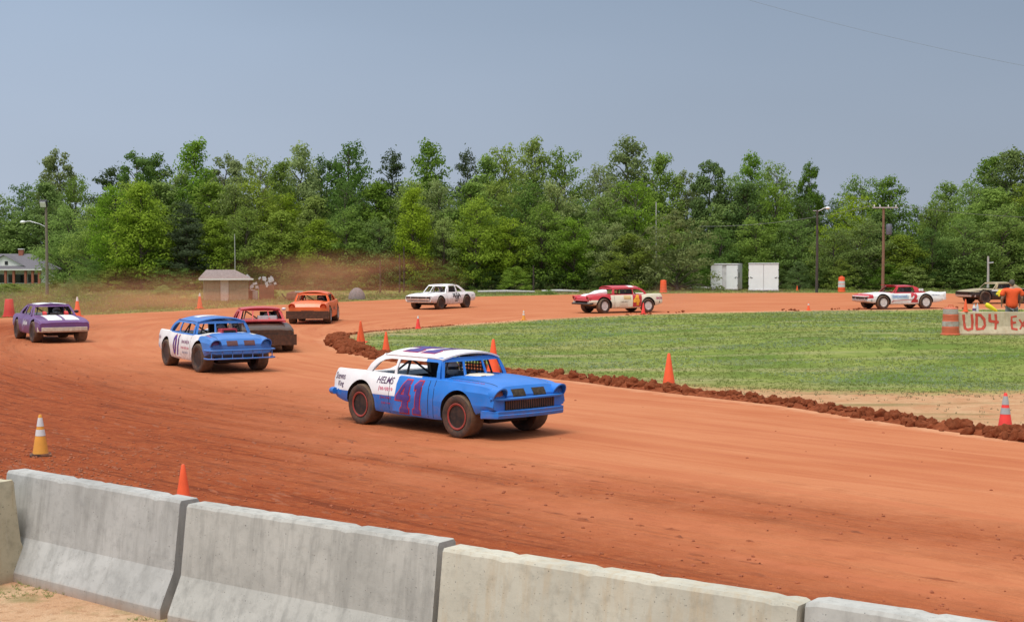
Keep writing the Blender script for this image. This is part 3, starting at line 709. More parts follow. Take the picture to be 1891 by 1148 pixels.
b = MB(); b.lathe([(.02, .12), (.12, .1), (.2, .02), (.2, -.03), (.1, -.12), (.02, -.13)], 14, c=(-1.75, 0, zl)); b.build('lamp_head', LAMPG, o, 60)
o, p, top = pole(1508, 540, 388, .12, mat('dark_pole', (.07, .06, .055), .9), 'dark wooden pole with a white curved lamp arm', 'lamp post', 'lamp_post')
b = MB(); b.tube([(0, 0, top - .1), (.3, -.1, top + .02), (.6, -.1, top + .2)], .04, 8); b.tube([(-.35, 0, top - .05), (0, 0, top - .05)], .03, 6); b.build('arm', GALV, o, 50)
b = MB(); b.lathe([(.02, .1), (.14, .08), (.22, 0), (.2, -.05), (.05, -.12)], 14, c=(.8, -.1, top + .17)); b.build('lamp_head', LAMPG, o, 60)
up, pu, tu = pole(1630, 541, 383, .13, mat('brown_pole', (.22, .13, .085), .85), 'brown utility pole with crossarm and transformer can', 'utility pole', 'utility_pole')
b = MB(); b.box((.1, -.1, tu - .02), (2.0, .1, .1)); ca_ = b.build('crossarm', POLEG, up)
for xx in (-.75, -.3, .35, .95):
    b = MB(); b.lathe([(.03, 0), (.05, .04), (.03, .08), (.05, .12), (.02, .16)], 8, c=(xx, -.1, tu + .03)); b.build('insulator', LAMPG, ca_)
b = MB(); b.lathe([(.05, -.42), (.22, -.4), (.24, -.3), (.24, .35), (.2, .42), (.04, .45)], 16, c=(.42, -.1, at(0, 424, pu.y).z)); b.build('transformer', mat('grey_can', (.12, .13, .16), .5), up, 50)
o, p, top = pole(1824, 541, 473, .11, POLEG, 'short pale post with a small side bracket behind the black car', 'post', 'post')
b = MB(); b.tube([(0, -.05, top - .55), (.4, -.05, top - .5)], .06, 8); b.build('bracket', GALV, o)
o, p, top = pole(434, 536, 432, .045, POLEG, 'thin pale pole rising behind the small shed', 'pole', 'pole')
o, p, top = pole(1211, 533, 373, .07, POLEG, 'thin grey pole poking out above the vine thicket', 'pole', 'pole')
for k, (px, py0, py1) in enumerate([(702, 541, 480), (738, 540, 470), (746, 540, 455), (985, 540, 490)]):
    o = pole(px, py0, py1, .075, DBARK, ['bare trunk by the grey bale', 'pale bare stem left of the white coupe', 'second bare stem beside the white coupe', 'slim bare stem behind the infield cone'][k], 'tree trunk', 'bare_trunk')[0]
def wire(name, a, b_, sag, r, label):
    a, b_ = Vector(a), Vector(b_); pts = [a.lerp(b_, i / 24) - Vector((0, 0, sag * 4 * (i / 24) * (1 - i / 24))) for i in range(25)]
    m_ = MB(); m_.tube(pts, r, 5); tag(m_.build(name, mat('wire_grey', (.22, .23, .24), .5), None, 60), label, 'wire')
wire('power_line', pu + Vector((-.75, -.1, tu + .2)), at(1290, 418, 122), .45, .012, 'thin wire sagging left from the utility pole to the vines')
wire('power_line', pu + Vector((.95, -.1, tu + .2)), at(1990, 402, 119), .3, .012, 'thin wire running right from the utility pole')
wire('power_line', at(1340, -12, 60), at(2050, 150, 60), .25, .0045, 'faint wire crossing the upper right of the stormy sky')

# ---------------------------------------------------------------- junk by the woods
RUST = mat('rusty_brown', (.16, .07, .045), .85, var=.35); PALE = mat('pale_metal', (.55, .56, .58), .45, var=.2); HAY = mat('grey_bale', (.24, .24, .26), .95, var=.3, scale=9, bmp=.5)
p = gp(482, 553); o = tag(empty('scrap_heap', p), 'scrap heap of pale metal and brown bins right of the shed', 'scrap heap')
b = MB(); b.box((-.85, 0, .32), (1.0, .8, .62)); b.build('bin', RUST, o)
b = MB(); b.box((-.30, -.45, .30), (.32, .3, .6)); b.build('cabinet', PALE, o)
b = MB(); b.box((.35, .2, .5), (1.0, .8, 1.0), Matrix.Rotation(.15, 3, 'Z')); b.build('crate', RUST, o)
for k in range(34):
    b = MB(); b.box((random.uniform(-1.1, 1.1), random.uniform(-.6, .5), random.uniform(.5, 1.6)), (random.uniform(.12, .30), .05, random.uniform(.08, .24)), Matrix.Rotation(random.uniform(-.8, .8), 3, 'Y')); b.build('metal_sheet', PALE, o)
for sx in (-.9, -.1, .7): 
    b = MB(); b.tube([(sx, .3, 0), (sx + .1, .3, 1.5)], .03, 6); b.build('rail', RUST, o)
p = gp(545, 555); o = tag(empty('scrap_machine', p), 'dark low scrap machine with a pale lid in the weeds', 'scrap')
b = MB(); b.lathe([(.5, 0), (.62, .2), (.55, .5), (.25, .62)], 9); b.build('hull', RUST, o)
b = MB(); b.box((.3, -.2, .6), (.5, .4, .06)); b.build('lid', PALE, o); b = MB(); b.tube([(-.6, 0, .1), (-.9, 0, .5)], .04); b.build('lever', BLK, o)
p = gp(659, 552); b = MB(); rs = []
for i in range(9):
    a = i / 8 * math.pi / 2; rs.append((.58 * math.cos(a) + .01, .78 * math.sin(a)))
b.lathe(rs, 18); tag(b.build('hay_bale', HAY, None, 60, p), 'grey weathered round bale at the foot of the trees', 'hay bale')
for i, (px, py, ln, lb) in enumerate([(935, 541, 4.5, 'pale fallen log behind the white coupe'), (1035, 540, 3.0, 'short grey log in the grass left of the red car'), (1290, 534, 2.2, 'grey plank pile beside the left truck box')]):
    p = gp(px, py); b = MB(); b.tube([(-ln / 2, 0, .1), (0, .1, .13), (ln / 2, 0, .1)], [.10, .12, .07], 9); tag(b.build('fallen_log', POLEG, None, 50, p, random.uniform(-.1, .1)), lb, 'log')

# ---------------------------------------------------------------- berm of clods along the inner edge
def rock_mesh(seed, r=1, sub=2, mt=CLOD, name='clod'):
    bm = bmesh.new(); bmesh.ops.create_icosphere(bm, subdivisions=sub, radius=r); o3 = Vector((seed * 3.1, seed, 0))
    for v in bm.verts:
        n = v.co.normalized(); k = 1 + .42 * noise.noise(n * 1.5 + o3) + .25 * noise.noise(n * 3.7 + o3) + .16 * noise.noise(n * 8 + o3); v.co = n * r * k; v.co.z *= .8
    me = bpy.data.meshes.new(name); bm.to_mesh(me); bm.free(); me.materials.append(mt); me.polygons.foreach_set('use_smooth', [True] * len(me.polygons)); me.set_sharp_from_angle(angle=R(70)); return me
clods = [rock_mesh(i, 1, 3) for i in range(8)]; mids = [rock_mesh(40 + i, 1, 2) for i in range(4)]; smalls = [rock_mesh(20 + i, 1, 1) for i in range(4)]
IL = INNER; path = []
for i in range(len(IL) - 1):
    a, b_ = Vector(IL[i]), Vector(IL[i + 1]); n = max(1, int((b_ - a).length / .16)); path += [a.lerp(b_, k / n) for k in range(n)]
ext = [Vector(IL[0]).lerp(Vector((10.2, 21.6)), k / 20) for k in range(20, 0, -1)]; path = ext + path
def berm_size(q):
    y, x_ = q.y, q.x
    left = math.hypot(x_ - gp(640, 640).x, y - gp(640, 640).y)
    if x_ < 4 and y > 56: return .045 + .14 * max(0, 1 - left / 9)
    return .125 + .07 * max(0, noise.noise(Vector((x_ * .9, y * .9, 0)))) + .10 * max(0, 1 - left / 7)
bm_ = MB(); last = None; rings_ = []
for i, q in enumerate(path):
    if q.y > 64 and q.x > -9: break
    t = (path[min(i + 1, len(path) - 1)] - path[max(0, i - 1)]).normalized(); nrm = Vector((-t.y, t.x)); s = berm_size(q); w = s * 2.0
    rg_ = []
    for k in range(9):
        a = k / 8; off = (a - .5) * 2 * w; z = s * .75 * math.sin(math.pi * a) * (1 + .7 * noise.noise(Vector((q.x * 3 + k, q.y * 3, 0)))); rg_.append((q.x + nrm.x * off, q.y + nrm.y * off, max(-.02, z) if 0 < k < 8 else -.03))
    rings_.append(rg_)
bm_.rings(rings_, True); berm = tag(bm_.build('dirt_berm', CLOD, None, 50), kind='structure')
cand = []
for q in path:
    s = berm_size(q)
    far = q.y > 64 and q.x > -9
    for k in range(4 if not far else 2):
        if far and (noise.noise(Vector((q.x * .5, q.y * .5, 7))) < .08 or random.random() < .35): continue
        j = Vector((random.gauss(0, s * .85), random.gauss(0, s * .85))); hgt = s * 1.0 * math.exp(-(j.length / (s * 1.3)) ** 2)
        cand.append((q.x + j.x, q.y + j.y, max(.01, hgt * .9), s * random.choice([.4, .55, .7, .85, 1.05]) * (.9 if not far else .62)))
cand.sort(key=lambda c: -c[3] / c[1])
for i, (x_, y_, z_, r_) in enumerate(cand[:290]):
    o = bpy.data.objects.new('clod', clods[i % 8]); link(o, berm); o.location = (x_, y_, z_); o.scale = (r_, r_ * random.uniform(.8, 1.2), r_ * random.uniform(.7, 1.1)); o.rotation_euler = (random.uniform(0, 6), random.uniform(0, 6), random.uniform(0, 6))
def join_rocks(name, items, protos, parent=None, mt=CLOD):
    V, Fc = [], []; base = 0; pv = [(np.array([v.co[:] for v in m_.vertices]), [tuple(p_.vertices) for p_ in m_.polygons]) for m_ in protos]
    for i, (x_, y_, z_, r_) in enumerate(items):
        v, f = pv[i % len(pv)]; M = np.array(Matrix.Rotation(random.uniform(0, 6.3), 3, 'Z') @ Matrix.Rotation(random.uniform(0, 6.3), 3, 'X'))
        vv_ = v @ M.T * r_ * np.array([1, 1, .75]) + np.array([x_, y_, z_]); V.append(vv_); Fc += [tuple(a + base for a in q) for q in f]; base += len(v)
    me = bpy.data.meshes.new(name); me.from_pydata(np.concatenate(V).tolist(), [], Fc); me.materials.append(mt); return link(bpy.data.objects.new(name, me), parent)
CRUMB = mat('crumb_clay', (.34, .10, .045), .95, var=.35)
o = join_rocks('small_clods', cand[290:2300], mids, berm); o['kind'] = 'stuff'
# loose crumbs on the track, thick along the moist outer edge
def f_crumb(x, y):
    if not inside((x, y), outer_poly) or inside((x, y), infield_poly): return None
    m_ = moist(x, y); nn = noise.noise(Vector((x * .35, y * .35, 1)))
    if random.random() > (.9 * m_ ** 1.5 if m_ > .3 else .015) * (1 + nn): return None
    return (x, y, 0, 1)
cr = [(x, y, .004, random.choice([.008, .010, .013, .022]) * (1 + y * .012)) for x, y, _, _ in scatter(2200, f_crumb, 11, 60)]
tag(join_rocks('track_crumbs', cr, smalls, None, CRUMB), 'loose clay crumbs thrown to the outside of the track', 'clay crumbs', kind='stuff')
gr = []
for _ in range(1100):
    x_ = random.gauss(-7.2, 1.3); y_ = random.gauss(20.6, 1.8); gr.append((x_, y_, .006, random.uniform(.010, .026)))
STONE = mat('clay_gravel', (.34, .12, .06), .9, var=.35, scale=5)
tag(join_rocks('bank_gravel', gr, smalls, None, STONE), 'loose gravelly clay bank beside the yellow cone', 'gravel', kind='stuff')
# scuffed ruts: broken low ridges of torn clay
rut = MB()
for k in range(620):
    tt = random.random(); i = int(tt * (len(MOIST) - 2)); q = Vector(MOIST[i]).lerp(Vector(MOIST[i + 1]), random.random()); t = (Vector(MOIST[i + 1]) - Vector(MOIST[i])).normalized(); nrm = Vector((-t.y, t.x))
    q = q + nrm * random.choice([random.gauss(2.4, .35), random.gauss(3.6, .3), random.gauss(5.2, .8), random.gauss(0.4, 1.0)]); l = random.uniform(.08, .5)
    if not inside(q, outer_poly) or q.y > 45 or noise.noise(Vector((q.x * .5, q.y * .5, 9))) < -.05: continue
    a_ = random.gauss(0, .22); t2 = Vector((t.x * math.cos(a_) - t.y * math.sin(a_), t.x * math.sin(a_) + t.y * math.cos(a_))); n2 = Vector((-t2.y, t2.x)); rs = []
    for j in range(7):
        u = j / 6; c_ = q + t2 * (u - .5) * l + n2 * .03 * noise.noise(Vector((k, u * 5, 0))); w = .032 * math.sin(math.pi * u) + .004; h_ = .022 * math.sin(math.pi * u) * random.uniform(.4, 1.2)
        rs.append([(c_.x - n2.x * w, c_.y - n2.y * w, -.004), (c_.x - n2.x * w * .3, c_.y - n2.y * w * .3, h_), (c_.x + n2.x * w * .4, c_.y + n2.y * w * .4, h_ * .7), (c_.x + n2.x * w, c_.y + n2.y * w, -.004)])
    rut.rings(rs, False)
tag(rut.build('scuffed_ruts', mat('torn_clay', (.27, .075, .028), .95, var=.3), None, 60), 'torn clay ridges left by tyres on the track', 'ruts', kind='stuff')

# ---------------------------------------------------------------- concrete barriers
PROF = [(-.305, 0), (-.305, .075), (-.165, .325), (-.098, .79), (-.082, .81), (.082, .81), (.098, .79), (.165, .325), (.305, .075), (.305, 0)]
def barrier(a, b_, mt, label, group='concrete barriers beside the track', z=0, taper=0, seed=0, k=1.26):
    a, b_ = Vector(a), Vector(b_); d = b_ - a; Ln = d.length; ang = math.atan2(d.y, d.x); M = MB(); rs = []
    n = 42
    prof = []
    for i in range(len(PROF) - 1):
        p0, p1 = Vector(PROF[i]), Vector(PROF[i + 1]); k_ = 5 if (p1 - p0).length > .2 else (2 if (p1 - p0).length > .1 else 1)
        prof += [p0.lerp(p1, k / k_) for k in range(k_)]
    prof.append(Vector(PROF[-1]))
    xs_ = [0, .012] + [.03 + (Ln - .06) * i / n for i in range(n + 1)] + [Ln - .012, Ln]
    for x_ in xs_:
        e_ = .985 if x_ in (0, Ln) else 1
        ring = []
        for q in prof:
            nn = noise.noise(Vector((x_ * 4 + seed * 9, q.x * 12, q.y * 9))); chip = max(0, noise.noise(Vector((x_ * 9 + seed * 5, q.y * 3, 5))) - .28) if abs(q.y - .8) < .03 or abs(q.y - .075) < .02 or x_ in (0, Ln, .012, Ln - .012) else 0
            ring.append((x_, (q.x * e_ + nn * .003) * (1 + (k - 1) * .35), k * (q.y * (1 if q.y < .5 else e_ ** .3) + nn * .002 - chip * .035 * (1 if q.y > .4 else -.3))))
        rs.append(ring)
    M.rings(rs, True); o = M.build('concrete_barrier', mt, None, 14, (a.x, a.y, z), ang); tag(o, label, 'concrete barrier', group); return o
G = lambda x, y: tuple(gp(x, y, 1.02)[:2])
CON = [concrete_mat('concrete_warm', (.50, .45, .33), (.42, .32, .19), 1), concrete_mat('concrete_grey', (.43, .425, .41), (.27, .265, .25), 2), concrete_mat('concrete_mottled', (.45, .44, .41), (.24, .235, .22), 3), concrete_mat('concrete_tan', (.50, .475, .40), (.46, .35, .22), 4), concrete_mat('concrete_pale', (.48, .475, .45), (.32, .31, .29), 5)]
barrier(G(-330, 838), G(8, 884), CON[0], 'yellowish concrete barrier end showing at the far left edge', seed=1, z=-.02)
barrier(G(30, 866), G(350, 921), CON[1], 'smooth grey concrete barrier below the orange cone', seed=2)
barrier(G(362, 927), G(825, 997), CON[2], 'mottled grey barrier with dark-stained top, between two joints', seed=3)
barrier(G(834, 1004), G(1486, 1105), CON[3], 'tan-streaked concrete barrier in the middle of the near row', seed=4, z=-.012)
barrier(G(1500, 1103), G(2180, 1204), CON[4], 'pale concrete barrier at the lower right corner', seed=5)

# infield barrier with hand-painted letters
YB = 2700 * (H - .36) / 152.0
bz = .345; ba = at(1768, 618, YB); bb = Vector((ba.x + 3.66, ba.y - .15))
CONT = concrete_mat('concrete_infield_tan', (.52, .43, .30), (.42, .30, .19), 6)  # plain tan concrete, the infield barrier's own colour
ib = barrier((ba.x, ba.y), bb, CONT, 'tan barrier on the grass with red hand-painted letters UD4 Exe', 'infield barrier', z=bz, seed=8, k=1); del ib['group']
REDP = mat('red_spray_paint', (.52, .06, .03), .7, var=.2, scale=9)
def strokes(parent, sx, sz, polylines, w, mt, xoff, zoff, yf, name='painted_letter'):
    for k, pl in enumerate(polylines):
        M = MB()
        for i in range(len(pl) - 1):
            a, b_ = Vector(pl[i]), Vector(pl[i + 1]); d = (b_ - a).normalized(); n = Vector((-d.y, d.x)) * w / 2; a2 = a - d * w * .35; b2 = b_ + d * w * .35
            q = [a2 - n, b2 - n, b2 + n, a2 + n]; M.quad([(xoff + p_.x * sx, yf(zoff + p_.y * sz) - .004 - .0012 * (k + i), zoff + p_.y * sz) for p_ in q])
        M.build(name, mt, parent)
def byf(z): return -(.165 + (.305 - .165) * (.325 - z) / .25) if z < .325 else -(.165 + (.098 - .165) * (z - .325) / .465)
def glyph(parent, poly, x0, mt, w=.085):
    M = MB(); c = 0
    for pl in poly:
        pts = []
        for i in range(len(pl) - 1):
            a, b_ = Vector(pl[i]), Vector(pl[i + 1]); n = max(2, int((b_ - a).length / .12)); pts += [a.lerp(b_, k / n) for k in range(n)]
        pts.append(Vector(pl[-1]))
        for i in range(len(pts) - 1):
            a, b_ = pts[i], pts[i + 1]; d = (b_ - a).normalized(); jw = w * (1 + .35 * noise.noise(Vector((a.x * 7 + x0 * 3, a.y * 7, c)))) / 2; n = Vector((-d.y, d.x)) * jw; a2 = a - d * .02; b2 = b_ + d * .02; c += 1
            M.quad([(x0 + p_.x, byf(p_.y) - .006 - .0007 * (c % 9), p_.y) for p_ in (a2 - n, b2 - n, b2 + n, a2 + n)])
    M.build('painted_letter', mt, parent)
glyph(ib, [[(.0, .70), (.03, .25), (.12, .20), (.27, .24), (.30, .45), (.28, .72)]], .17, REDP)
glyph(ib, [[(.0, .72), (-.02, .22)], [(-.03, .72), (.13, .70), (.25, .55), (.27, .35), (.18, .24), (-.02, .22)]], .62, REDP)
glyph(ib, [[(.0, .72), (.0, .50), (.28, .46)], [(.2, .72), (.22, .50), (.17, .24)]], 1.06, REDP)
glyph(ib, [[(.16, .66), (.0, .64), (.0, .24), (.16, .22)], [(.0, .44), (.13, .45)]], 1.80, REDP, .065)
glyph(ib, [[(.0, .54), (.2, .24)], [(.2, .54), (.0, .24)]], 2.07, REDP, .065)
glyph(ib, [[(.02, .42), (.17, .44), (.12, .54), (.02, .48), (.02, .30), (.14, .26)]], 2.36, REDP, .06)

# ---------------------------------------------------------------- cones and barrels
def conemat(name, c, em=0):
    return mat(name, c, .5, var=.10, scale=7, dirt=.10, dz=.4)
ORA = conemat('cone_orange', (.95, .125, .035)); YEL = conemat('cone_faded_yellow', (.80, .36, .05)); PNK = conemat('cone_pink_red', (.92, .06, .05)); RED = conemat('cone_red', (.62, .03, .03))
COL = mat('collar_white', (.70, .71, .72), .4, var=.1, dirt=.2); COLG = mat('collar_grey', (.40, .44, .44), .4, var=.15, dirt=.2); BASE = mat('cone_base_black', (.05, .035, .03), .8, dirt=.6)
def cone(px, pyb, pyt, m_, label, stripes=0, sm=COL, basem=None, tip=None, hfix=None, z=0, Y=None, lean=0, rz=None):
    p = gp(px, pyb, z) if Y is None else at(px, pyb, Y)
    h = hfix or (at(px, pyt, p.y).z - p.z); k = h / .72
    o = tag(empty('traffic_cone', p, random.uniform(0, 1.5) if rz is None else rz), label, 'traffic cone', 'traffic cones marking the track'); o.rotation_euler[1] = lean
    b = MB(); bw = .36 * k; b.box((0, 0, .015 * k), (bw, bw, .03 * k)); b.box((0, 0, .037 * k), (bw * .8, bw * .8, .015 * k)); b.build('base', basem or m_, o)
    def rad(t): return (.135 * (1 - t) + .026 * t) * k
    b = MB(); b.lathe([(rad(0), .04 * k), (rad(.25), .22 * k), (rad(.5), .38 * k), (rad(.75), .55 * k), (rad(.97), .70 * k), (rad(1) * .8, .72 * k)], 22); b.build('cone', m_, o, 50)
    bands = {0: [], 1: [(.62, .86)], 2: [(.46, .62), (.70, .92)], 3: [(.78, 1.0)]}[stripes]
    for t0, t1 in bands:
        b = MB(); z0, z1 = .04 * k + .68 * k * t0, .04 * k + .68 * k * t1; b.lathe([(rad(t0) + .003, z0), (rad(t1) + .003, z1)], 22, cap=False); b.build('reflective_collar', sm, o, 50)
    return o
cone(75, 841, 765, YEL, 'faded yellow-orange cone with two white collars on the dirt bank', 2, basem=BASE)
cone(339, 948, 857, ORA, 'plain orange cone just behind the grey barrier')
cone(143, 584, 548, ORA, 'white-tipped orange cone past the purple car', 3)
cone(369, 570, 541, ORA, 'white-tipped orange cone left of the small shed', 3)
cone(662, 643, 613, ORA, 'lower orange cone of the leaning pair on the clod bank')
cone(667, 633, 592, ORA, 'taller orange cone tilting behind another on the clod bank', lean=-.12)
cone(713, 655, 612, ORA, 'plain orange cone on the clods behind the white roof')
cone(911, 692, 626, ORA, 'plain orange cone seen through the blue car windows')
cone(1235, 719, 652, ORA, 'plain orange cone standing alone behind the clods')
cone(1856, 801, 725, PNK, 'red-orange cone with two grey collars at the right edge', 2, COLG)
cone(772, 607, 583, PNK, 'pink-red cone with white tip on the inner edge', 3)
cone(967, 591, 572, YEL, 'small pale striped cone on the inner far edge', 2)
cone(1188, 581, 559, PNK, 'plain red cone in front of the number 4 car', 0)
cone(1493, 573, 558, ORA, 'orange cone with white collar left of the number 2 car', 1)
cone(1472, 538, 527, ORA, 'tiny orange cone on the far verge near the truck boxes')
btop = bz + .81
cone(1783, 0, 0, ORA, 'small orange cone standing on top of the painted barrier', hfix=.44, Y=ba.y).location = (at(1783, 560, ba.y).x, ba.y - .01, btop - .004)
def barrel(px, pyb, pyt, m_, label, stripes, w=.29, z=0, top=True, sm=COL):
    p = gp(px, pyb, z); h = at(px, pyt, p.y).z - z; o = tag(empty('traffic_barrel', p), label, 'traffic barrel', 'traffic barrels around the track')
    pr = [(w * 1.15, 0), (w * 1.15, .05), (w * 1.0, .07)]
    for i in range(4):
        z0, z1 = h * (.08 + .22 * i), h * (.08 + .22 * (i + 1)); r = w * (1 - .045 * i); pr += [(r, z0 + .01), (r, z1 - .01), (r * .955, z1 + .005)]
    pr += [(w * .8, h * .975), (w * .45, h), (.05, h)]
    b = MB(); b.lathe(pr, 24); b.build('drum', m_, o, 35)
    if top: b = MB(); b.tube([(-.09, 0, h - .01), (-.08, 0, h + .07), (.08, 0, h + .07), (.09, 0, h - .01)], .015, 6); b.build('handle', m_, o)
    for i in stripes:
        z0, z1 = h * (.08 + .22 * i), h * (.08 + .22 * (i + 1)); r = w * (1 - .045 * i) + .004; b = MB(); b.lathe([(r, z0 + .02), (r, z1 - .02)], 24, cap=False); b.build('reflective_band', sm, o, 40)
barrel(1755, 618.5, 567, conemat('barrel_faded', (.60, .13, .06)), 'orange and grey banded barrel at the end of the painted barrier', (1, 3)[:2], z=.36, sm=mat('dull_band', (.50, .47, .44), .5, dirt=.4, dz=1.5))
barrel(1554, 539, 511, ORA, 'orange barrel with two white bands on the far verge', (1, 2))
barrel(1225, 540, 517, ORA, 'plain orange barrel without bands by the vine thicket', (), .28, top=False)
p = gp(17, 585); h_ = at(17, 552, p.y).z
o = tag(empty('traffic_barrel', p), 'flat-topped tapered red marker at the left edge', 'traffic marker', 'traffic barrels around the track')
b = MB(); b.lathe([(.30, .05), (.25, .3), (.20, h_ * .95), (.17, h_)], 20); b.build('drum', RED, o, 50); b = MB(); b.lathe([(.36, 0), (.36, .05), (.30, .06)], 20); b.build('base', RED, o, 40)

# ---------------------------------------------------------------- people
SKIN = mat('skin', (.42, .23, .16), .55, var=.1)
def skin_obj(name, joints, edges, mt, parent, sub=2):
    me = bpy.data.meshes.new(name); me.from_pydata([j[0] for j in joints], edges, [])
    o = bpy.data.objects.new(name, me); C.objects.link(o); md = o.modifiers.new('s', 'SKIN'); md.use_smooth_shade = True
    if not me.skin_vertices: me.skin_vertices.new()
    for i, j in enumerate(joints):
        r = j[1]; me.skin_vertices[0].data[i].radius = (r, r) if not isinstance(r, tuple) else r
    me.skin_vertices[0].data[0].use_root = True
    ms = o.modifiers.new('u', 'SUBSURF'); ms.levels = sub; ms.render_levels = sub
    res = evald(o); bpy.data.objects.remove(o); res.name = name; res.materials.clear(); res.materials.append(mt); res.polygons.foreach_set('use_smooth', [True] * len(res.polygons))
    return link(bpy.data.objects.new(name, res), parent)
def head(parent, c, hair, rzh=0, cap=None):
    bm = bmesh.new(); bmesh.ops.create_uvsphere(bm, u_segments=18, v_segments=14, radius=.105)
    for v in bm.verts:
        v.co.z *= 1.18; v.co.x *= .86
        if v.co.y > 0 and v.co.z < -.03: v.co.x *= .85; v.co.y *= .96
        if v.co.y > .08 and abs(v.co.x) < .03 and abs(v.co.z + .01) < .03: v.co.y += .022
    me = bpy.data.meshes.new('head'); bm.to_mesh(me); bm.free(); me.materials.append(SKIN); me.polygons.foreach_set('use_smooth', [True] * len(me.polygons))
    o = link(bpy.data.objects.new('head', me), parent); o.location = c; o.rotation_euler = (0, 0, rzh)
    for s in (-1, 1):
        b = MB(); b.lathe([(.01, -.01), (.03, 0), (.01, .012)], 10, 'x', (s * .09, 0, -.005)); b.build('ear', SKIN, o, 60)
    bm = bmesh.new(); bmesh.ops.create_uvsphere(bm, u_segments=18, v_segments=14, radius=.114)
    for v in bm.verts: v.co.z *= 1.16; v.co.x *= .9
    bmesh.ops.delete(bm, geom=[v for v in bm.verts if v.co.z < .02 + v.co.y * .9 - (.0 if v.co.y > 0 else .03)], context='VERTS')
    me = bpy.data.meshes.new('hair'); bm.to_mesh(me); bm.free(); me.materials.append(hair); me.polygons.foreach_set('use_smooth', [True] * len(me.polygons))
    h_ = link(bpy.data.objects.new('hair', me), o)
    return o
# official standing behind the barrier, seen from the back
pp = at(1868, 600, ba.y + 1.0); gz_ = inf_z(pp.x, pp.y) ; man = tag(empty('person', (pp.x, pp.y, gz_ + .0), R(0)), 'person in orange t-shirt and grey trousers seen from behind at the barrier', 'person')
SHIRT = mat('orange_shirt', (.85, .10, .02), .8, var=.12, scale=5, bmp=.3); TROU = mat('grey_trousers', (.20, .21, .23), .85, var=.2, bmp=.3); HAIRM = mat('grey_brown_hair', (.10, .085, .07), .9, var=.4, scale=30)
J = [((0, 0, .98), (.17, .13)), ((0, 0, 1.15), (.175, .13)), ((0, 0, 1.36), (.18, .12)), ((0, 0, 1.48), (.10, .08)), ((0, .02, 1.58), .055),
     ((-.22, 0, 1.42), .065), ((-.33, -.02, 1.17), .052), ((-.30, .10, .98), .038), ((.22, 0, 1.42), .065), ((.34, -.02, 1.17), .052), ((.32, .12, 1.0), .038),
     ((-.11, 0, .88), .10), ((-.15, 0, .48), .065), ((-.17, -.02, .10), .045), ((.11, 0, .88), .10), ((.15, .02, .48), .065), ((.17, 0, .10), .045), ((-.18, .14, .04), .035), ((.19, .16, .04), .035)]
J = [(tuple(a * 1.06 for a in j[0]), j[1]) for j in J]
skin_obj('body', J, [(0, 1), (1, 2), (2, 3), (3, 4), (2, 5), (5, 6), (6, 7), (2, 8), (8, 9), (9, 10), (0, 11), (11, 12), (12, 13), (0, 14), (14, 15), (15, 16), (13, 17), (16, 18)], SKIN, man)
JS = [((0, 0, .80), (.22, .18)), ((0, 0, 1.0), (.235, .185)), ((0, 0, 1.2), (.23, .17)), ((0, 0, 1.40), (.22, .15)), ((0, 0, 1.50), (.12, .10)), ((-.27, 0, 1.42), .10), ((-.35, -.01, 1.22), .10), ((.27, 0, 1.42), .10), ((.36, -.01, 1.22), .10)]
JS = [(tuple(a * 1.06 for a in j[0]), j[1]) for j in JS]
skin_obj('shirt', JS, [(0, 1), (1, 2), (2, 3), (3, 4), (3, 5), (5, 6), (3, 7), (7, 8)], SHIRT, man)
JT = [((0, 0, 1.0), (.19, .155)), ((-.11, 0, .86), .125), ((-.15, 0, .48), .095), ((-.17, -.01, .12), .085), ((.11, 0, .86), .125), ((.15, .02, .48), .095), ((.17, .01, .12), .085)]
skin_obj('trousers', JT, [(0, 1), (1, 2), (2, 3), (0, 4), (4, 5), (5, 6)], TROU, man)
for s in (-1, 1):
    x0 = s * .335; y0 = .12
    b = MB(); b.box((x0 * .96, y0, 1.015), (.035, .07, .09)); b.build('palm', SKIN, man, 60)
    for k in range(4): b = MB(); b.tube([(x0 * .96, y0 - .028 + k * .019, .975), (x0 * .95, y0 - .024 + k * .018, .93), (x0 * .9, y0 - .02 + k * .018, .90 + .008 * abs(k - 1))], [.010, .009, .008], 6); b.build('finger', SKIN, man, 60)
    b = MB(); b.tube([(x0 * .96, y0 + .03, 1.03), (x0 * .92, y0 + .06, 1.0), (x0 * .9, y0 + .065, .97)], [.012, .011, .009], 6); b.build('thumb', SKIN, man, 60)
    b = MB(); b.box((s * .18, .06, .04), (.10, .27, .08)); b.build('shoe', BLK, man)
head(man, (0, .03, 1.76), HAIRM)
# things on the barrier
by = ba.y; btz = bz + .806
def bottle(px, m_, capm, label, r=.05, h=.25):
    o = tag(empty('bottle', (at(px, 560, by).x, by, btz)), label, 'bottle', 'bottles on the painted barrier')
    b = MB(); b.lathe([(r * .9, 0), (r, .02), (r, h * .62), (r * .55, h * .80), (r * .32, h * .88), (r * .32, h * .93)], 16); bd = b.build('bottle_body', m_, o, 50)
    b = MB(); b.lathe([(r * .4, h * .92), (r * .4, h), (r * .3, h * 1.01)], 12); b.build('cap', capm, o)
    b = MB(); b.lathe([(r + .002, h * .15), (r + .002, h * .45)], 16, cap=False); b.build('bottle_label', mat('purple_label', (.16, .08, .25), .5) if px < 1800 else COL, o)
bottle(1799, COL, COL, 'white bottle with purple label on the painted barrier', .055, .27); bottle(1805, mat('clear_plastic', (.6, .64, .7), .2), COL, 'pale clear bottle beside the purple-labelled one', .045, .29)
o = tag(empty('rolled_flag', (at(1831, 560, by).x, by, btz + .07), 0), 'rolled bright yellow flag lying on the painted barrier', 'flag')
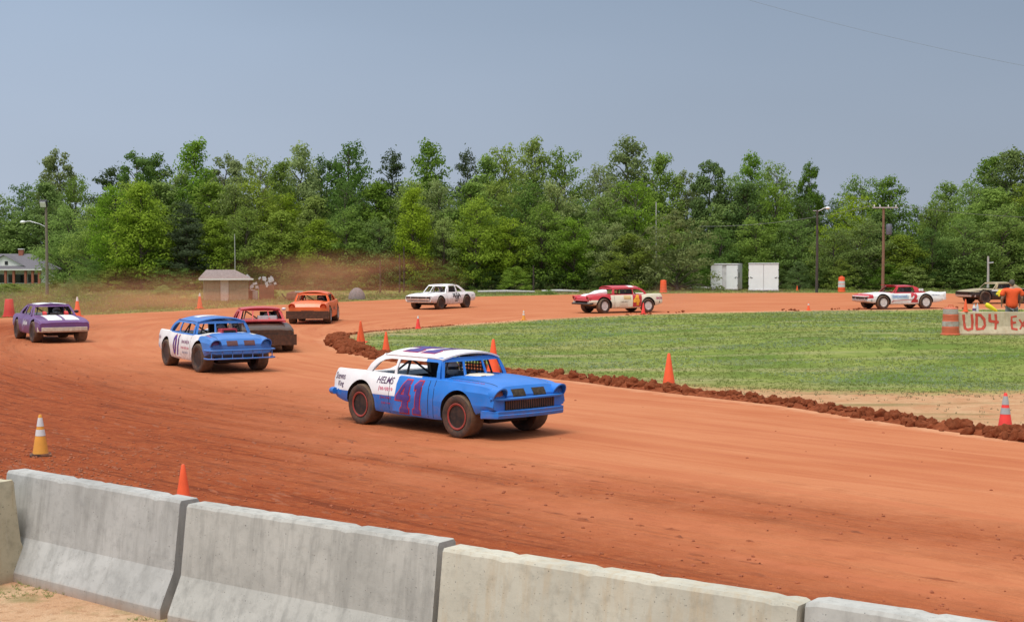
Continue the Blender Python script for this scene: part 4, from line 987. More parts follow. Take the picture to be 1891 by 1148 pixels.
b = MB(); b.tube([(-.20, 0, .20), (-.14, 0, .16), (.02, 0, .06), (.16, .0, -.02), (.20, 0, -.055)], [.055, .085, .07, .045, .012], 12); b.build('cloth', mat('flag_yellow', (.85, .72, .02), .7, var=.12), o, 60)
b = MB(); b.tube([(-.28, 0, .235), (-.18, 0, .185)], .014, 6); b.build('stick', POLE, o)

# ---------------------------------------------------------------- race cars
TYRE = mat('muddy_tyre', (.15, .095, .058), .9, var=.35, scale=7, bmp=.4); TYRED = mat('tyre_sidewall', (.045, .034, .028), .8, var=.4, scale=5, dirt=.22, dz=2)
RIMR = mat('rim_red', (.30, .03, .025), .5, dirt=.2, dz=2); RIMW = mat('rim_white', (.75, .75, .75), .4, dirt=.25, dz=2); RIMK = mat('rim_black', (.012, .012, .012), .5, dirt=.1, dz=2)
CAGE = mat('cage_black', (.03, .03, .035), .5); INSIDE = mat('wheel_well_dark', (.03, .02, .016), .9)
HELM = mat('helmet_white', (.75, .76, .78), .3); SUIT = mat('driver_suit', (.05, .10, .22), .8); VISOR = mat('visor_dark', (.02, .02, .025), .1)
def catm(keys, x):
    keys = sorted(keys); xs_ = [k[0] for k in keys]
    if x <= xs_[0]: return keys[0][1:]
    if x >= xs_[-1]: return keys[-1][1:]
    i = max(j for j in range(len(xs_)) if xs_[j] <= x); i = min(i, len(keys) - 2)
    t = (x - xs_[i]) / (xs_[i + 1] - xs_[i]); out = []
    for c in range(1, len(keys[0])):
        p1, p2 = keys[i][c], keys[i + 1][c]; d = xs_[i + 1] - xs_[i]
        m1 = (keys[i + 1][c] - keys[i - 1][c]) / (xs_[i + 1] - xs_[i - 1]) * d if i > 0 else (p2 - p1)
        m2 = (keys[i + 2][c] - keys[i][c]) / (xs_[i + 2] - xs_[i]) * d if i + 2 < len(keys) else (p2 - p1)
        if (p2 - p1) * m1 <= 0: m1 = 0
        if (p2 - p1) * m2 <= 0: m2 = 0
        t2, t3 = t * t, t * t * t; out.append((2 * t3 - 3 * t2 + 1) * p1 + (t3 - 2 * t2 + t) * m1 + (-2 * t3 + 3 * t2) * p2 + (t3 - t2) * m2)
    return out
#  x, zb, zc, zs, zt, w, ws
FIFTIES = [(-2.34, .46, .62, .92, .86, .82, .76), (-2.26, .43, .62, 1.0, .90, .86, .79), (-1.95, .36, .63, 1.00, .93, .90, .81), (-1.38, .32, .64, 1.00, .96, .93, .82), (-.9, .26, .64, .98, .99, .94, .83), (0, .24, .63, .97, .98, .94, .84), (.8, .24, .62, .97, 1.01, .93, .83),
           (1.1, .27, .62, .965, 1.04, .93, .82), (1.5, .32, .62, .955, 1.03, .925, .82), (1.85, .42, .62, .94, 1.005, .91, .81), (2.06, .48, .62, .915, .955, .89, .80), (2.17, .50, .62, .87, .89, .87, .78), (2.24, .51, .60, .76, .77, .85, .77)]
SEVENTIES = [(-2.45, .46, .62, .84, .83, .82, .76), (-2.3, .40, .62, .90, .90, .87, .80), (-1.38, .32, .62, .93, .95, .92, .82), (-.6, .25, .60, .90, .93, .92, .82), (.5, .25, .60, .90, .92, .92, .82), (.95, .27, .60, .90, .95, .92, .83), (1.4, .32, .60, .88, .93, .92, .84), (2.0, .36, .60, .83, .86, .90, .84), (2.28, .40, .60, .77, .79, .88, .83), (2.34, .42, .58, .72, .74, .86, .81)]
def section(k):
    zb, zc, zs, zt, w, ws = k
    h = [(0, zb), (w * .80, zb), (w * .955, zb + .03), (w * .985, zb + .09), (w, zc - .025), (w - .006, zc + .02), ((w + ws) / 2 + .018, (zc + zs) / 2 + .03), (ws + .022, zs - .055), (ws + .004, zs - .015), (ws - .045, zs + .004), (ws - .15, zs - .008 + .10 * (zt - zs)), (ws * .58, zs + .80 * (zt - zs)), (ws * .25, zt - .004), (0, zt)]
    return h
def boolean(ob, cutters):
    for c in cutters:
        md = ob.modifiers.new('b', 'BOOLEAN'); md.operation = 'DIFFERENCE'; md.solver = 'EXACT'; md.object = c
        try: md.material_mode = 'TRANSFER'
        except Exception: pass
    me = evald(ob); bpy.data.objects.remove(ob)
    for c in cutters: bpy.data.objects.remove(c)
    return me
def zone(me, planes, fn):
    bm = bmesh.new(); bm.from_mesh(me)
    for co, no in planes: bmesh.ops.bisect_plane(bm, geom=bm.verts[:] + bm.edges[:] + bm.faces[:], plane_co=co, plane_no=no, dist=1e-5)
    for f in bm.faces:
        k = fn(f.calc_center_median(), f.normal, f.material_index)
        if k is not None: f.material_index = k
    bm.to_mesh(me); bm.free()
def make_wheel(parent, x, y, r, w, side, rimm, steer=0, camber=0, ring=None):
    o = empty('wheel', (x, y, r)); o.parent = parent; o.rotation_euler = (camber, 0, steer)
    b = MB(); hw = w / 2; pr = [(r * .60, -hw * .80), (r * .72, -hw * .97), (r * .88, -hw), (r * .965, -hw * .90), (r, -hw * .72), (r * 1.002, 0), (r, hw * .72), (r * .965, hw * .90), (r * .88, hw), (r * .72, hw * .97), (r * .60, hw * .80)]
    nseg = 44; rings_ = []
    for rad, yy in pr:
        ring_ = []
        for k in range(nseg):
            a = 2 * math.pi * k / nseg; rr = rad * (1 + (.008 if (k % 2 and rad > r * .95) else 0)); ring_.append((rr * math.cos(a), yy, rr * math.sin(a)))
        rings_.append(ring_)
    b.rings(rings_, False)
    me = b.mesh('tyre', [TYRE, TYRED], 35)
    for p_ in me.polygons:
        c = p_.center; rr = math.hypot(c.x, c.z); p_.material_index = 1 if rr < r * .93 else 0
    link(bpy.data.objects.new('tyre', me), o)
    s = side; b = MB(); b.lathe([(r * .61, s * hw * .80), (r * .575, s * hw * .86), (r * .52, s * hw * .80), (r * .48, s * hw * .1), (r * .2, s * hw * .0), (r * .18, s * hw * .3), (r * .05, s * hw * .32)], 26, 'y', cap=True)
    rim = link(bpy.data.objects.new('rim', b.mesh('rim', rimm, 40)), o)
    if ring:
        b = MB(); b.lathe([(r * .635, s * hw * .93), (r * .60, s * hw * .965), (r * .53, s * hw * .90)], 26, 'y', cap=False); link(bpy.data.objects.new('rim_ring', b.mesh('rim_ring', ring, 40)), o)
    b = MB(); b.lathe([(r * .19, s * hw * .31), (r * .17, s * hw * .37), (r * .03, s * hw * .38)], 14, 'y'); link(bpy.data.objects.new('hub', b.mesh('hub', INSIDE, 40)), o)
    b = MB(); b.lathe([(r * .60, -s * hw * .78), (.02, -s * hw * .5)], 20, 'y'); link(bpy.data.objects.new('brake_drum', b.mesh('brake_drum', INSIDE, 40)), o)
    return o
def make_car(name, label, cat, loc, heading, cfg):
    """heading: direction vector the car faces; loc: middle of the wheelbase"""
    root = tag(empty(name, (loc[0], loc[1], 0), math.atan2(heading[1], heading[0])), label, cat, 'stock cars racing round the oval')
    keys = cfg['keys']; P = cfg; x0, x1 = keys[0][0], keys[-1][0]; n = 46; rings_ = []
    for i in range(n + 1):
        x_ = x0 + (x1 - x0) * i / n; h = section(catm(keys, x_)); ring = [(x_, y_, z_) for y_, z_ in h] + [(x_, -y_, z_) for y_, z_ in h[-2:0:-1]]
        rings_.append(ring)
    b = MB(); b.rings(rings_, True); body = b.build('body', [P['paint'], P['paint2'], P['inner'], INSIDE]); wr = P.get('wr', .36); wf = P.get('wf', .35); wb2 = P.get('wb', 2.76) / 2
    cut = []
    for xw, rw in ((wb2, wf), (-wb2, wr)):
        for s in (-1, 1):
            c = MB(); ra = rw + P.get('arch', .085); c.lathe([(ra, .50 * s), (ra, 1.3 * s)], 36, 'y', (xw, 0, rw + .01)); cut.append(c.build('cutter', [INSIDE]))
    xa, xrf, xrr, xc = P['green']; c = MB(); c.box(((xa - .12 + xc + .18) / 2, 0, 1.0 + P.get('floor', .38)), (xa - .12 - xc - .18, 1.46, 2.0)); cut.append(c.build('cutter', [P['inner']]))
    me = boolean(body, cut)
    # make sure the material slots are known
    names = [m_.name if m_ else '' for m_ in me.materials]; want = [P['paint'], P['paint2'], P['inner'], INSIDE]
    idx = {m_.name: i for i, m_ in enumerate(want)}; mp_ = [idx.get(nm, 0) for nm in names]; mi = [mp_[p_.material_index] if p_.material_index < len(mp_) else 0 for p_ in me.polygons]
    me.materials.clear(); [me.materials.append(m_) for m_ in want]; me.polygons.foreach_set('material_index', mi)
    if 'zones' in P: zone(me, P['zones'][0], P['zones'][1])
    if True:
        for v in me.vertices: v.co.y += P.get('dent', .02) * noise.noise(Vector((v.co.x * 2.2, v.co.z * 3, v.co.y))) * (1 if abs(v.co.y) > .7 else .2)
    me.polygons.foreach_set('use_smooth', [True] * len(me.polygons)); me.set_sharp_from_angle(angle=R(24)); me.name = 'body'
    body = link(bpy.data.objects.new('body', me), root)
    bm = bmesh.new(); bm.from_mesh(me); bvh = BVHTree.FromBMesh(bm); bm.free()
    # greenhouse
    zb2, zr, cr_ = P.get('belt', .955), P.get('zr', 1.36), P.get('crown', .06); wb_, wr_ = P.get('gwb', .80), P.get('gwr', .63); k = .10
    def ymap(z): t = max(-.2, min(1.15, (z - zb2) / (zr - zb2))); return wb_ + (wr_ - wb_) * t - .025 * math.sin(math.pi * max(0, min(1, t))) * -1
    side_outline = P.get('side') or [(xa - k, zb2 - .04), (xrf - k * .6, zr + .01), (xrr, zr + .01), (xc, zb2 - .04)]
    wins = P['wins']
    for s in (-1, 1):
        m2 = poly2d([side_outline] + wins, extrude=.018)
        bm = bmesh.new(); bm.from_mesh(m2); bmesh.ops.remove_doubles(bm, verts=bm.verts, dist=1e-5); bmesh.ops.triangulate(bm, faces=bm.faces); grid_cut(bm, .12)
        for v in bm.verts:
            x_, z_, e_ = v.co; v.co = Vector((x_, s * (ymap(z_) + e_ - .01), z_))
        bmesh.ops.recalc_face_normals(bm, faces=bm.faces); m3 = bpy.data.meshes.new('side_frame'); bm.to_mesh(m3); bm.free(); m3.materials.clear(); m3.materials.append(P['roofm']); m3.materials.append(P.get('pillar', P['roofm']))
        if 'pillar' in P: zone(m3, [((P.get('pillx', .2), 0, 0), (1, 0, 0))], lambda c_, n_, i_: 1 if c_.x > P.get('pillx', .2) else 0)
        link(bpy.data.objects.new('side_frame', m3), root)
    def end_frame(nm, xb, xt, mt, kk, bars, inset=.055, zbo=0):
        wbm, wrm = wb_ - .012, wr_ - .005; out = [(-wbm, 0), (wbm, 0), (wrm, 1), (-wrm, 1)]; hh = zr - zb2
        lo = .05 / hh; holes = []; xs_ = [-1] + bars + [1]
        for i in range(len(xs_) - 1):
            def ed(u, v): 
                ww = wbm + (wrm - wbm) * v; y_ = u * ww; return (y_ + (inset if u == -1 else (-inset if u == 1 else (.02 if (u == xs_[i]) else -.02))), v)
            holes.append([ed(xs_[i], lo), ed(xs_[i + 1], lo), ed(xs_[i + 1], 1 - lo * 1.35), ed(xs_[i], 1 - lo * 1.35)])
        m2 = poly2d([out] + holes, extrude=.015); bm = bmesh.new(); bm.from_mesh(m2); bmesh.ops.remove_doubles(bm, verts=bm.verts, dist=1e-5); bmesh.ops.triangulate(bm, faces=bm.faces); grid_cut(bm, .1, (0,))
        for v in bm.verts:
            y_, t_, e_ = v.co; q = (y_ / wb_) ** 2; v.co = Vector((xb + (xt - xb) * t_ - kk * q + e_, y_, zb2 - .03 + (zr + .02 - zb2 + .03) * t_))
        bmesh.ops.recalc_face_normals(bm, faces=bm.faces); m3 = bpy.data.meshes.new(nm); bm.to_mesh(m3); bm.free(); m3.materials.clear(); m3.materials.append(mt); link(bpy.data.objects.new(nm, m3), root)
    end_frame('windshield_frame', xa, xrf, P.get('pillar', P['roofm']), k, P.get('wbars', []))
    end_frame('rear_window_frame', xc, xrr, P['roofm'], -.05, [], .10)
    # roof shell
    b = MB(); nx, ny = 16, 14; xf = xrf + P.get('visor', .05); xr = xrr - .04; top, bot = [], []
    for j in range(nx + 1):
        u = j / nx
        for i in range(ny + 1):
            v = -1 + 2 * i / ny; x_ = xr + (xf - xr) * u - (k * .75) * v * v * (u) + .05 * v * v * (1 - u); endd = max(0, (abs(u - .5) - .32) / .18) ** 2
            z_ = zr + cr_ * (1 - abs(v) ** 2.3) + .012 - .035 * endd * (1 if u < .5 else .55); y_ = v * (wr_ + .025)
            top.append((x_, y_, z_)); bot.append((x_, y_ * .985, z_ - .028))
    nb = (nx + 1) * (ny + 1); b.v = top + bot; I = lambda j, i: j * (ny + 1) + i
    for j in range(nx):
        for i in range(ny): b.f += [(I(j, i), I(j + 1, i), I(j + 1, i + 1), I(j, i + 1)), (nb + I(j, i + 1), nb + I(j + 1, i + 1), nb + I(j + 1, i), nb + I(j, i))]
    for j in range(nx): b.f += [(I(j, 0), nb + I(j, 0), nb + I(j + 1, 0), I(j + 1, 0)), (I(j + 1, ny), nb + I(j + 1, ny), nb + I(j, ny), I(j, ny))]
    for i in range(ny): b.f += [(I(0, i + 1), nb + I(0, i + 1), nb + I(0, i), I(0, i)), (I(nx, i), nb + I(nx, i), nb + I(nx, i + 1), I(nx, i + 1))]
    b.m = [0] * len(b.f); roof = b.build('roof', P['roofm'], root, 50)
    bm = bmesh.new(); bm.from_mesh(roof.data); rbvh = BVHTree.FromBMesh(bm); bm.free()
    # roll cage, seat
    b = MB(); zt = zr - .03; fl = P.get('floor', .38)
    for xh, wy in ((-.42, .56),):
        b.tube([(xh, -wy - .06, fl), (xh, -wy - .02, zb2), (xh + .02, -wy + .06, zt - .05), (xh + .02, -wy + .14, zt), (xh + .02, wy - .14, zt), (xh + .02, wy - .06, zt - .05), (xh, wy + .02, zb2), (xh, wy + .06, fl)], .022, 8)
    xt_ = xrf - .12
    for s in (-1, 1):
        b.tube([(-.40, s * .45, zt), (xt_, s * .46, zt), (xa - .25, s * .62, zb2 - .1), (xa - .3, s * .64, fl)], .021, 8); b.tube([(-.42, s * .50, zt - .06), (xc + .3, s * .52, zb2 - .12)], .021, 8); b.tube([(-.42, s * .62, .72), (xa - .32, s * .62, .66)], .021, 8)
    b.tube([(-.42, .5, .62), (-.42, -.46, zt - .04)], .02, 8); b.tube([(xa - .28, -.62, .9), (xa - .28, .62, .9)], .02, 8); b.tube([(xt_, -.4, zt), (-.4, .4, zt)], .018, 6)
    b.build('roll_cage', CAGE, root, 50)
    b = MB(); b.box((-.28, .33, fl + .1), (.45, .50, .14)); b.box((-.52, .33, fl + .46), (.10, .54, .74), Matrix.Rotation(-.15, 3, 'Y')); b.build('seat', CAGE, root)
    b = MB()
    for i in range(9): b.box((-.40 + .085 * i, ymap(zb2 + .14) - .05, zb2 + .17), (.028, .012, .30))
    for i in range(5): b.box((-.06, ymap(zb2 + .14) - .063, zb2 + .05 + .06 * i), (.72, .010, .022))
    b.build('window_net', CAGE, root)
    b = MB(); b.box((-.66, 0, (fl + zb2) / 2), (.03, 1.40, zb2 - fl - .03)); b.build('firewall', CAGE, root)
    b = MB(); b.box((xa - .36, 0, .86), (.05, 1.3, .16)); b.build('dashboard', CAGE, root)
    b = MB()
    for q in range(16):
        a, a2 = 2 * math.pi * q / 16, 2 * math.pi * (q + 1) / 16; b.bar((xa - .58 + .06 * math.sin(a), .33 + .17 * math.cos(a), .90 + .15 * math.sin(a)), (xa - .58 + .06 * math.sin(a2), .33 + .17 * math.cos(a2), .90 + .15 * math.sin(a2)), .025)
    b.build('steering_wheel', CAGE, root)
    # wheels
    tw = P.get('tw', .34); yf = .945 - tw / 2 + P.get('track', 0)
    for xw, rw in ((wb2, wf), (-wb2, wr)):
        for s in (-1, 1): make_wheel(root, xw, s * yf, rw, tw, s, P['rim'], P.get('steer', 0) if xw > 0 else 0, 0, P.get('ring'))
    b = MB(); b.tube([(-wb2, -.7, wr), (-wb2, .7, wr)], .05, 8); b.tube([(wb2, -.7, wf), (wb2, .7, wf)], .04, 8); b.box((0, 0, .30), (3.4, .9, .12)); b.build('chassis', INSIDE, root)
    # front bumper
    bs = P.get('bumper', 'blade'); fx = x1; bz_ = P.get('bz', .50); bmtl = P.get('bumpm', P['paint'])
    def blade(xe, sgn, z, hgt, mt, wid, nm):
        rings_ = []
        for i in range(15):
            v = -1 + 2 * i / 14; y_ = v * wid; x_ = xe - sgn * (.10 * v * v + (.22 * max(0, abs(v) - .86) / .14)); q = []
            for dz_, dx_ in ((-.5, 0), (-.42, .035), (-.05, .05), (.05, .04), (.42, .05), (.5, .0), (.45, -.02), (-.45, -.02)): q.append((x_ + sgn * dx_, y_, z + dz_ * hgt))
            rings_.append(q)
        m_ = MB(); m_.rings(rings_, True); return m_.build(nm, mt, root, 40)
    if bs == 'blade': blade(fx + .08, 1, bz_, P.get('bh', .13), bmtl, .90, 'front_bumper')
    elif bs == 'double': 
        blade(fx + .08, 1, bz_ + .08, .12, bmtl, .88, 'front_bumper'); blade(fx + .06, 1, bz_ - .07, .10, bmtl, .88, 'lower_bumper')
    elif bs == 'tubes':
        b = MB(); pts = lambda z: [(fx - .25, -.93, z), (fx + .02, -.93, z), (fx + .12, -.80, z), (fx + .14, 0, z), (fx + .12, .80, z), (fx + .02, .93, z), (fx - .25, .93, z)]
        b.tube(pts(.62), .022, 8); b.tube(pts(.40), .022, 8); b.build('front_bumper', bmtl, root, 50)
        for i in range(7): yy = -.84 + .28 * i; b = MB(); b.tube([(fx + .11 if abs(yy) < .8 else fx + .07, yy, .40), (fx + .11 if abs(yy) < .8 else fx + .07, yy, .62)], .014, 6); b.build('bumper_strut', bmtl, root, 50)
    elif bs == 'pipe':
        b = MB(); b.tube([(fx - .2, -.86, .52), (fx + .08, -.80, .50), (fx + .1, .80, .50), (fx - .2, .86, .52)], .05, 8); b.build('front_bumper', bmtl, root, 50)
    elif bs == 'slab':
        b = MB(); b.box((fx + .06, 0, .42), (.08, 1.9, .34)); b.build('front_bumper', bmtl, root)
    if P.get('rear', 'blade') == 'blade': blade(x0 - .07, -1, .56, .12, P.get('rbumpm', bmtl), .88, 'rear_bumper')
    else:
        b = MB(); b.tube([(x0 + .2, -.90, .58), (x0 - .12, -.86, .58), (x0 - .12, .86, .58), (x0 + .2, .90, .58)], .045, 8); b.build('rear_bumper', P.get('rbumpm', bmtl), root, 50)
    # grille and headlights
    def fdecal(pts, mt, nm, cy, cz, off=.008): return decal(root, bvh, poly2d([pts]), 'F', 0, cz, mt, off, nm, .05, cy=cy)
    RC = lambda w, h: [(-w / 2, -h / 2), (w / 2, -h / 2), (w / 2, h / 2), (-w / 2, h / 2)]
    if P.get('grille'):
        gw_, gh_, gz2 = P['grille']; b = MB(); b.box((fx - .02, 0, gz2), (.07, gw_, gh_)); gr_ = b.build('grille', INSIDE, root)
        nb_ = P.get('gbars', 22)
        for i in range(nb_):
            b = MB(); b.box((fx + .020, -gw_ / 2 + gw_ * (i + .5) / nb_, gz2), (.012, .012, gh_ * .92)); b.build('grille_bar', P.get('gbarm', RUST), gr_)
        b = MB(); b.tube([(fx - .06, -.86, gz2 + gh_ / 2 + .03), (fx + .045, -.70, gz2 + gh_ / 2 + .02), (fx + .06, 0, gz2 + gh_ / 2 + .02), (fx + .045, .70, gz2 + gh_ / 2 + .02), (fx - .06, .86, gz2 + gh_ / 2 + .03)], .026, 8); b.build('grille_moulding', P['paint'], root, 50)
    if P.get('hood_lights', 0):
        hz = P.get('hlz', .755)
        for s in (-1, 1):
            b = MB(); rs = []; nn_ = 20; R_ = .148
            for xx, sc_, lean_ in ((fx - .42, .95, 0), (fx - .12, 1.04, .0), (fx + .02, 1.03, .085), (fx + .02, .88, .085), (fx - .05, .85, .03)):
                rs.append([(xx + lean_ * math.sin(a_), s * .70 + R_ * sc_ * math.cos(a_), hz + R_ * sc_ * math.sin(a_)) for a_ in [2 * math.pi * q / nn_ for q in range(nn_)]])
            b.rings(rs, False); b.build('headlight_hood', P['paint'], root, 45)
            b = MB(); b.lathe([(.130, 0), (.11, .03), (.05, .045), (.01, .05)], 20, 'x', (fx - .05, s * .70, hz)); b.build('headlight', P['lampm'][0 if s < 0 else 1], root, 60)
    elif P.get('sq_lights'):
        for s in (-1, 1):
            b = MB(); b.box((fx - .005, s * .68, P.get('hlz', .64)), (.06, .26, .15)); b.build('headlight', P['lampm'][0], root)
    if P.get('nose_vents'):
        for s in (-1, 1): fdecal(RC(.30, .13), P['ventm'], 'nose_vent', s * .24, P['nose_vents'])
    if P.get('scoop'):
        kind, sm_ = P['scoop']
        b = MB()
        if kind == 'low': b.lathe([(.30, 0), (.29, .05), (.22, .075), (.05, .085)], 22, c=(xa + .22, -.12, .97)); b.build('air_cleaner', sm_, root, 50)
        elif kind == 'box': b.box((xa + .28, 0, 1.06), (.34, .42, .15)); o_ = b.build('hood_scoop', sm_, root); b = MB(); b.box((xa + .455, 0, 1.06), (.01, .34, .08)); b.build('scoop_mouth', INSIDE, o_)
        elif kind == 'big':
            rs = [[(xx, s_ * ww, zz) for s_, zz in ((-1, .93), (-1, .93 + hh_ * .7), (-.7, .93 + hh_), (.7, .93 + hh_), (1, .93 + hh_ * .7), (1, .93))] for xx, ww, hh_ in ((xa - .05, .34, .30), (xa + .4, .32, .24), (xa + .8, .24, .09), (xa + 1.0, .18, .02))]
            b.rings(rs, True); b.build('hood_scoop', sm_, root, 40)
    SEAM = mat('panel_gap', (.02, .015, .012), .9)
    for sd_ in 'RL':
        for xs2 in (-.50, .74):
            decal(root, bvh, poly2d([[(-.005, -.33), (.005, -.33), (.005, .33), (-.005, .33)]]), sd_, xs2 if sd_ == 'R' else xs2, .62, SEAM, .003, 'door_gap')
    for s_ in (-1, 1): decal(root, bvh, poly2d([[(-.60, -.005), (.62, -.005), (.62, .005), (-.60, .005)]]), 'T', 1.46, 0, SEAM, .003, 'hood_gap', cy=s_ * .60)
    cfg2 = dict(root=root, bvh=bvh, rbvh=rbvh, fx=fx); 
    if 'extra' in P: P['extra'](cfg2)
    # driver
    drv = tag(empty('person', (0, 0, 0)), P['driver'], 'driver', 'drivers at the wheel'); drv.parent = None; M = root.matrix_basis
    bpy.context.view_layer.update(); drv.matrix_world = root.matrix_world @ Matrix.Translation((-.16, .28, fl + .02))
    skin_obj('body', [((0, 0, .05), (.15, .13)), ((-.02, 0, .28), (.16, .12)), ((-.03, 0, .45), (.13, .10)), ((-.02, 0, .54), .055), ((0, .18, .43), .06), ((.16, .23, .26), .05), ((.32, .12, .32), .04), ((0, -.18, .43), .06), ((.16, -.23, .26), .05), ((.32, -.12, .32), .04), ((.2, .1, .03), .08), ((.55, .1, .06), .06), ((.2, -.1, .03), .08), ((.55, -.1, .06), .06)],
             [(0, 1), (1, 2), (2, 3), (2, 4), (4, 5), (5, 6), (2, 7), (7, 8), (8, 9), (0, 10), (10, 11), (0, 12), (12, 13)], P.get('suit', SUIT), drv, 1)
    bm = bmesh.new(); bmesh.ops.create_uvsphere(bm, u_segments=16, v_segments=12, radius=.135)
    for v in bm.verts: v.co.z *= 1.05
    me = bpy.data.meshes.new('helmet'); bm.to_mesh(me); bm.free(); me.materials.append(P.get('helm', HELM)); me.polygons.foreach_set('use_smooth', [True] * len(me.polygons)); ho = link(bpy.data.objects.new('helmet', me), drv); ho.location = (0, 0, .66)
    b = MB(); rs = []
    for zz in (-.022, .006, .034): rs.append([(.138 * math.cos(a_), .138 * math.sin(a_), zz) for a_ in [R(-70 + 14 * q) for q in range(11)]])
    m_ = MB()
    for i in range(2):
        for q in range(10): m_.quad([rs[i][q], rs[i][q + 1], rs[i + 1][q + 1], rs[i + 1][q]])
    m_.build('visor', VISOR, ho, 60)
    return cfg2
def scribble(seed, w, h, n=7):
    """illegible brush script: short slanted strokes"""
    rd = random.Random(seed); polys = []
    for i in range(n):
        x_ = -w / 2 + w * (i + .5) / n; hh = h * rd.uniform(.55, 1) * (1.25 if i == 0 else 1); t_ = h * .16; sl = rd.uniform(.05, .25) * h; cw = w / n * .42
        if i % 3 == 0: polys.append([(x_ - sl / 2 - t_ / 2, -hh / 2), (x_ - sl / 2 + t_ / 2, -hh / 2), (x_ + sl / 2 + t_ / 2, hh / 2), (x_ + sl / 2 - t_ / 2, hh / 2)])
        else:
            ring = [(x_ + cw * math.cos(a), hh * .4 * math.sin(a)) for a in [2 * math.pi * q / 10 for q in range(10)]]; hole = [(x_ + (cw - t_) * math.cos(a), (hh * .4 - t_) * math.sin(a)) for a in [2 * math.pi * q / 10 for q in range(10)]]
            polys.append(ring)
            if cw > t_ * 1.5: polys.append(hole)
    return poly2d(polys)
def thick(me, mt): pass
def paintm(name, col, **k): return mat(name, col, k.pop('rough', .32), var=k.pop('var', .10), scale=k.pop('scale', 3), dirt=k.pop('dirt', .45), **k)
BLUE = paintm('race_blue', (.008, .185, .66), dirt=.28); WHT = paintm('race_white', (.86, .85, .86), dirt=.15); WHTD = paintm('race_white_muddy', (.82, .80, .79), dirt=.5)
BLUE2 = paintm('race_blue_pale', (.035, .19, .58), dirt=.3); LBLU = mat('interior_pale_blue', (.25, .36, .50), .6, var=.15); LGRY = mat('interior_grey', (.50, .53, .54), .6, var=.2)
PURP = mat('number_purple', (.055, .03, .25), .45, var=.25, dirt=.25); MAG = mat('letter_magenta', (.45, .03, .14), .5, var=.2, dirt=.3); REDL = mat('outline_red', (.50, .03, .07), .5, var=.2, dirt=.3); DPUR = mat('letter_dark_purple', (.07, .02, .09), .5, dirt=.2)
PINK = mat('letter_pink', (.72, .20, .30), .5, dirt=.3)
VENTM = mat('rusty_vent', (.05, .035, .02), .85, var=.6, scale=20)
# rounded window outlines (x, z)
W55R = [(-1.18, 1.00), (-.50, .99), (-.50, 1.255), (-.70, 1.255), (-.88, 1.23), (-1.02, 1.165), (-1.12, 1.085)]
W55F = [(-.45, .99), (.70, .99), (.66, 1.235), (.62, 1.25), (-.45, 1.255)]
SIDE55 = [(.80, .915), (.68, 1.335), (-.72, 1.335), (-.97, 1.31), (-1.13, 1.235), (-1.24, 1.14), (-1.34, 1.0), (-1.40, .93)]
FOUR = [[(-.10, -.5), (.30, -.5), (.30, -.36), (.22, -.33), (.22, -.12), (.30, -.10), (.30, .04), (.22, .06), (.22, .5), (-.02, .5), (-.36, .02), (-.38, -.12), (-.04, -.13), (-.04, -.33), (-.10, -.36)], [(-.02, .06), (-.16, .06), (-.02, .28)]]
ONE = [[(-.16, -.5), (.20, -.5), (.20, -.36), (.13, -.33), (.16, .5), (-.04, .5), (-.17, .36), (-.15, .22), (-.06, .26), (-.08, -.33), (-.16, -.36)]]
def num_polys(pl, s, dx=0, sh=0, sx=1): return [[((x_ * sx + sh * y_) * s + dx, y_ * s) for x_, y_ in p_] for p_ in pl]
def ex41(c):
    r, bv = c['root'], c['bvh']
    for side in 'RL':
        f4 = num_polys(FOUR, .60, -.20, .18, 1.0); f1 = num_polys(ONE, .60, .17, .12, 1.0)
        for pl in (f4, f1):
            decal(r, bv, poly2d(pl, offset=.018), side, .13, .615, REDL, .005, 'number_outline'); decal(r, bv, poly2d(pl, offset=-.006), side, .13, .615, PURP, .010, 'number')
        decal(r, bv, text2d('HELMS', .17, .002, .15, .95), side, -.66, .865, DPUR, .006); decal(r, bv, text2d('Steves', .17, .001, .15, .8), side, -2.08, .86, DPUR, .006); decal(r, bv, text2d('King', .14, .001, .1, .8), side, -2.05, .72, DPUR, .006)
        decal(r, bv, scribble(5, .42, .09, 8), side, -.62, .72, PINK, .006); decal(r, bv, scribble(6, .36, .07, 7), side, -.60, .56, MAG, .006); decal(r, bv, scribble(7, .30, .06, 6), side, -.60, .46, MAG, .006)
        decal(r, bv, poly2d([[(-.006, -.36), (.006, -.36), (.006, .34), (-.006, .34)]]), side, .60, .60, INSIDE, .004, 'door_seam')
    for s in (-1, 1):
        decal(r, bv, scribble(8 + s, .75, .10, 11), 'T', 1.45, 0, MAG, .006, rot=-.05 * s, cy=s * .70)
    decal(r, bv, scribble(12, .55, .12, 9), 'T', 1.30, 0, DPUR, .006, rot=R(-80), cy=-.05)
    rb = c['rbvh']
    f4 = num_polys(FOUR, 1.0, -.26, .1, 1.0); f1 = num_polys(ONE, 1.0, .32, .1, 1.0)
    for pl in (f4, f1):
        decal(r, rb, poly2d(pl, offset=.03), 'T', -.18, 0, MAG, .004, 'number_outline', .08); decal(r, rb, poly2d(pl, offset=-.005), 'T', -.18, 0, PURP, .008, 'number', .08)
    decal(r, rb, scribble(21, .70, .05, 12), 'T', .36, 0, DPUR, .005, rot=R(-90))
    # wrapped end of the rear bumper at the tail
    b = MB(); b.tube([(-2.20, -.90, .57), (-2.31, -.89, .57), (-2.33, -.78, .57)], .065, 10); b.build('bumper_end', BLUE, r, 50)
def zn41(c_, n_, i_):
    if i_ >= 2: return None
    if c_.z > .60 and c_.x < -.40 + .10 * c_.z: return 1
    return 0
tail_z = [((-.40, 0, 0), Vector((1, 0, -.10)).normalized()), ((0, 0, .60), (0, 0, 1))]
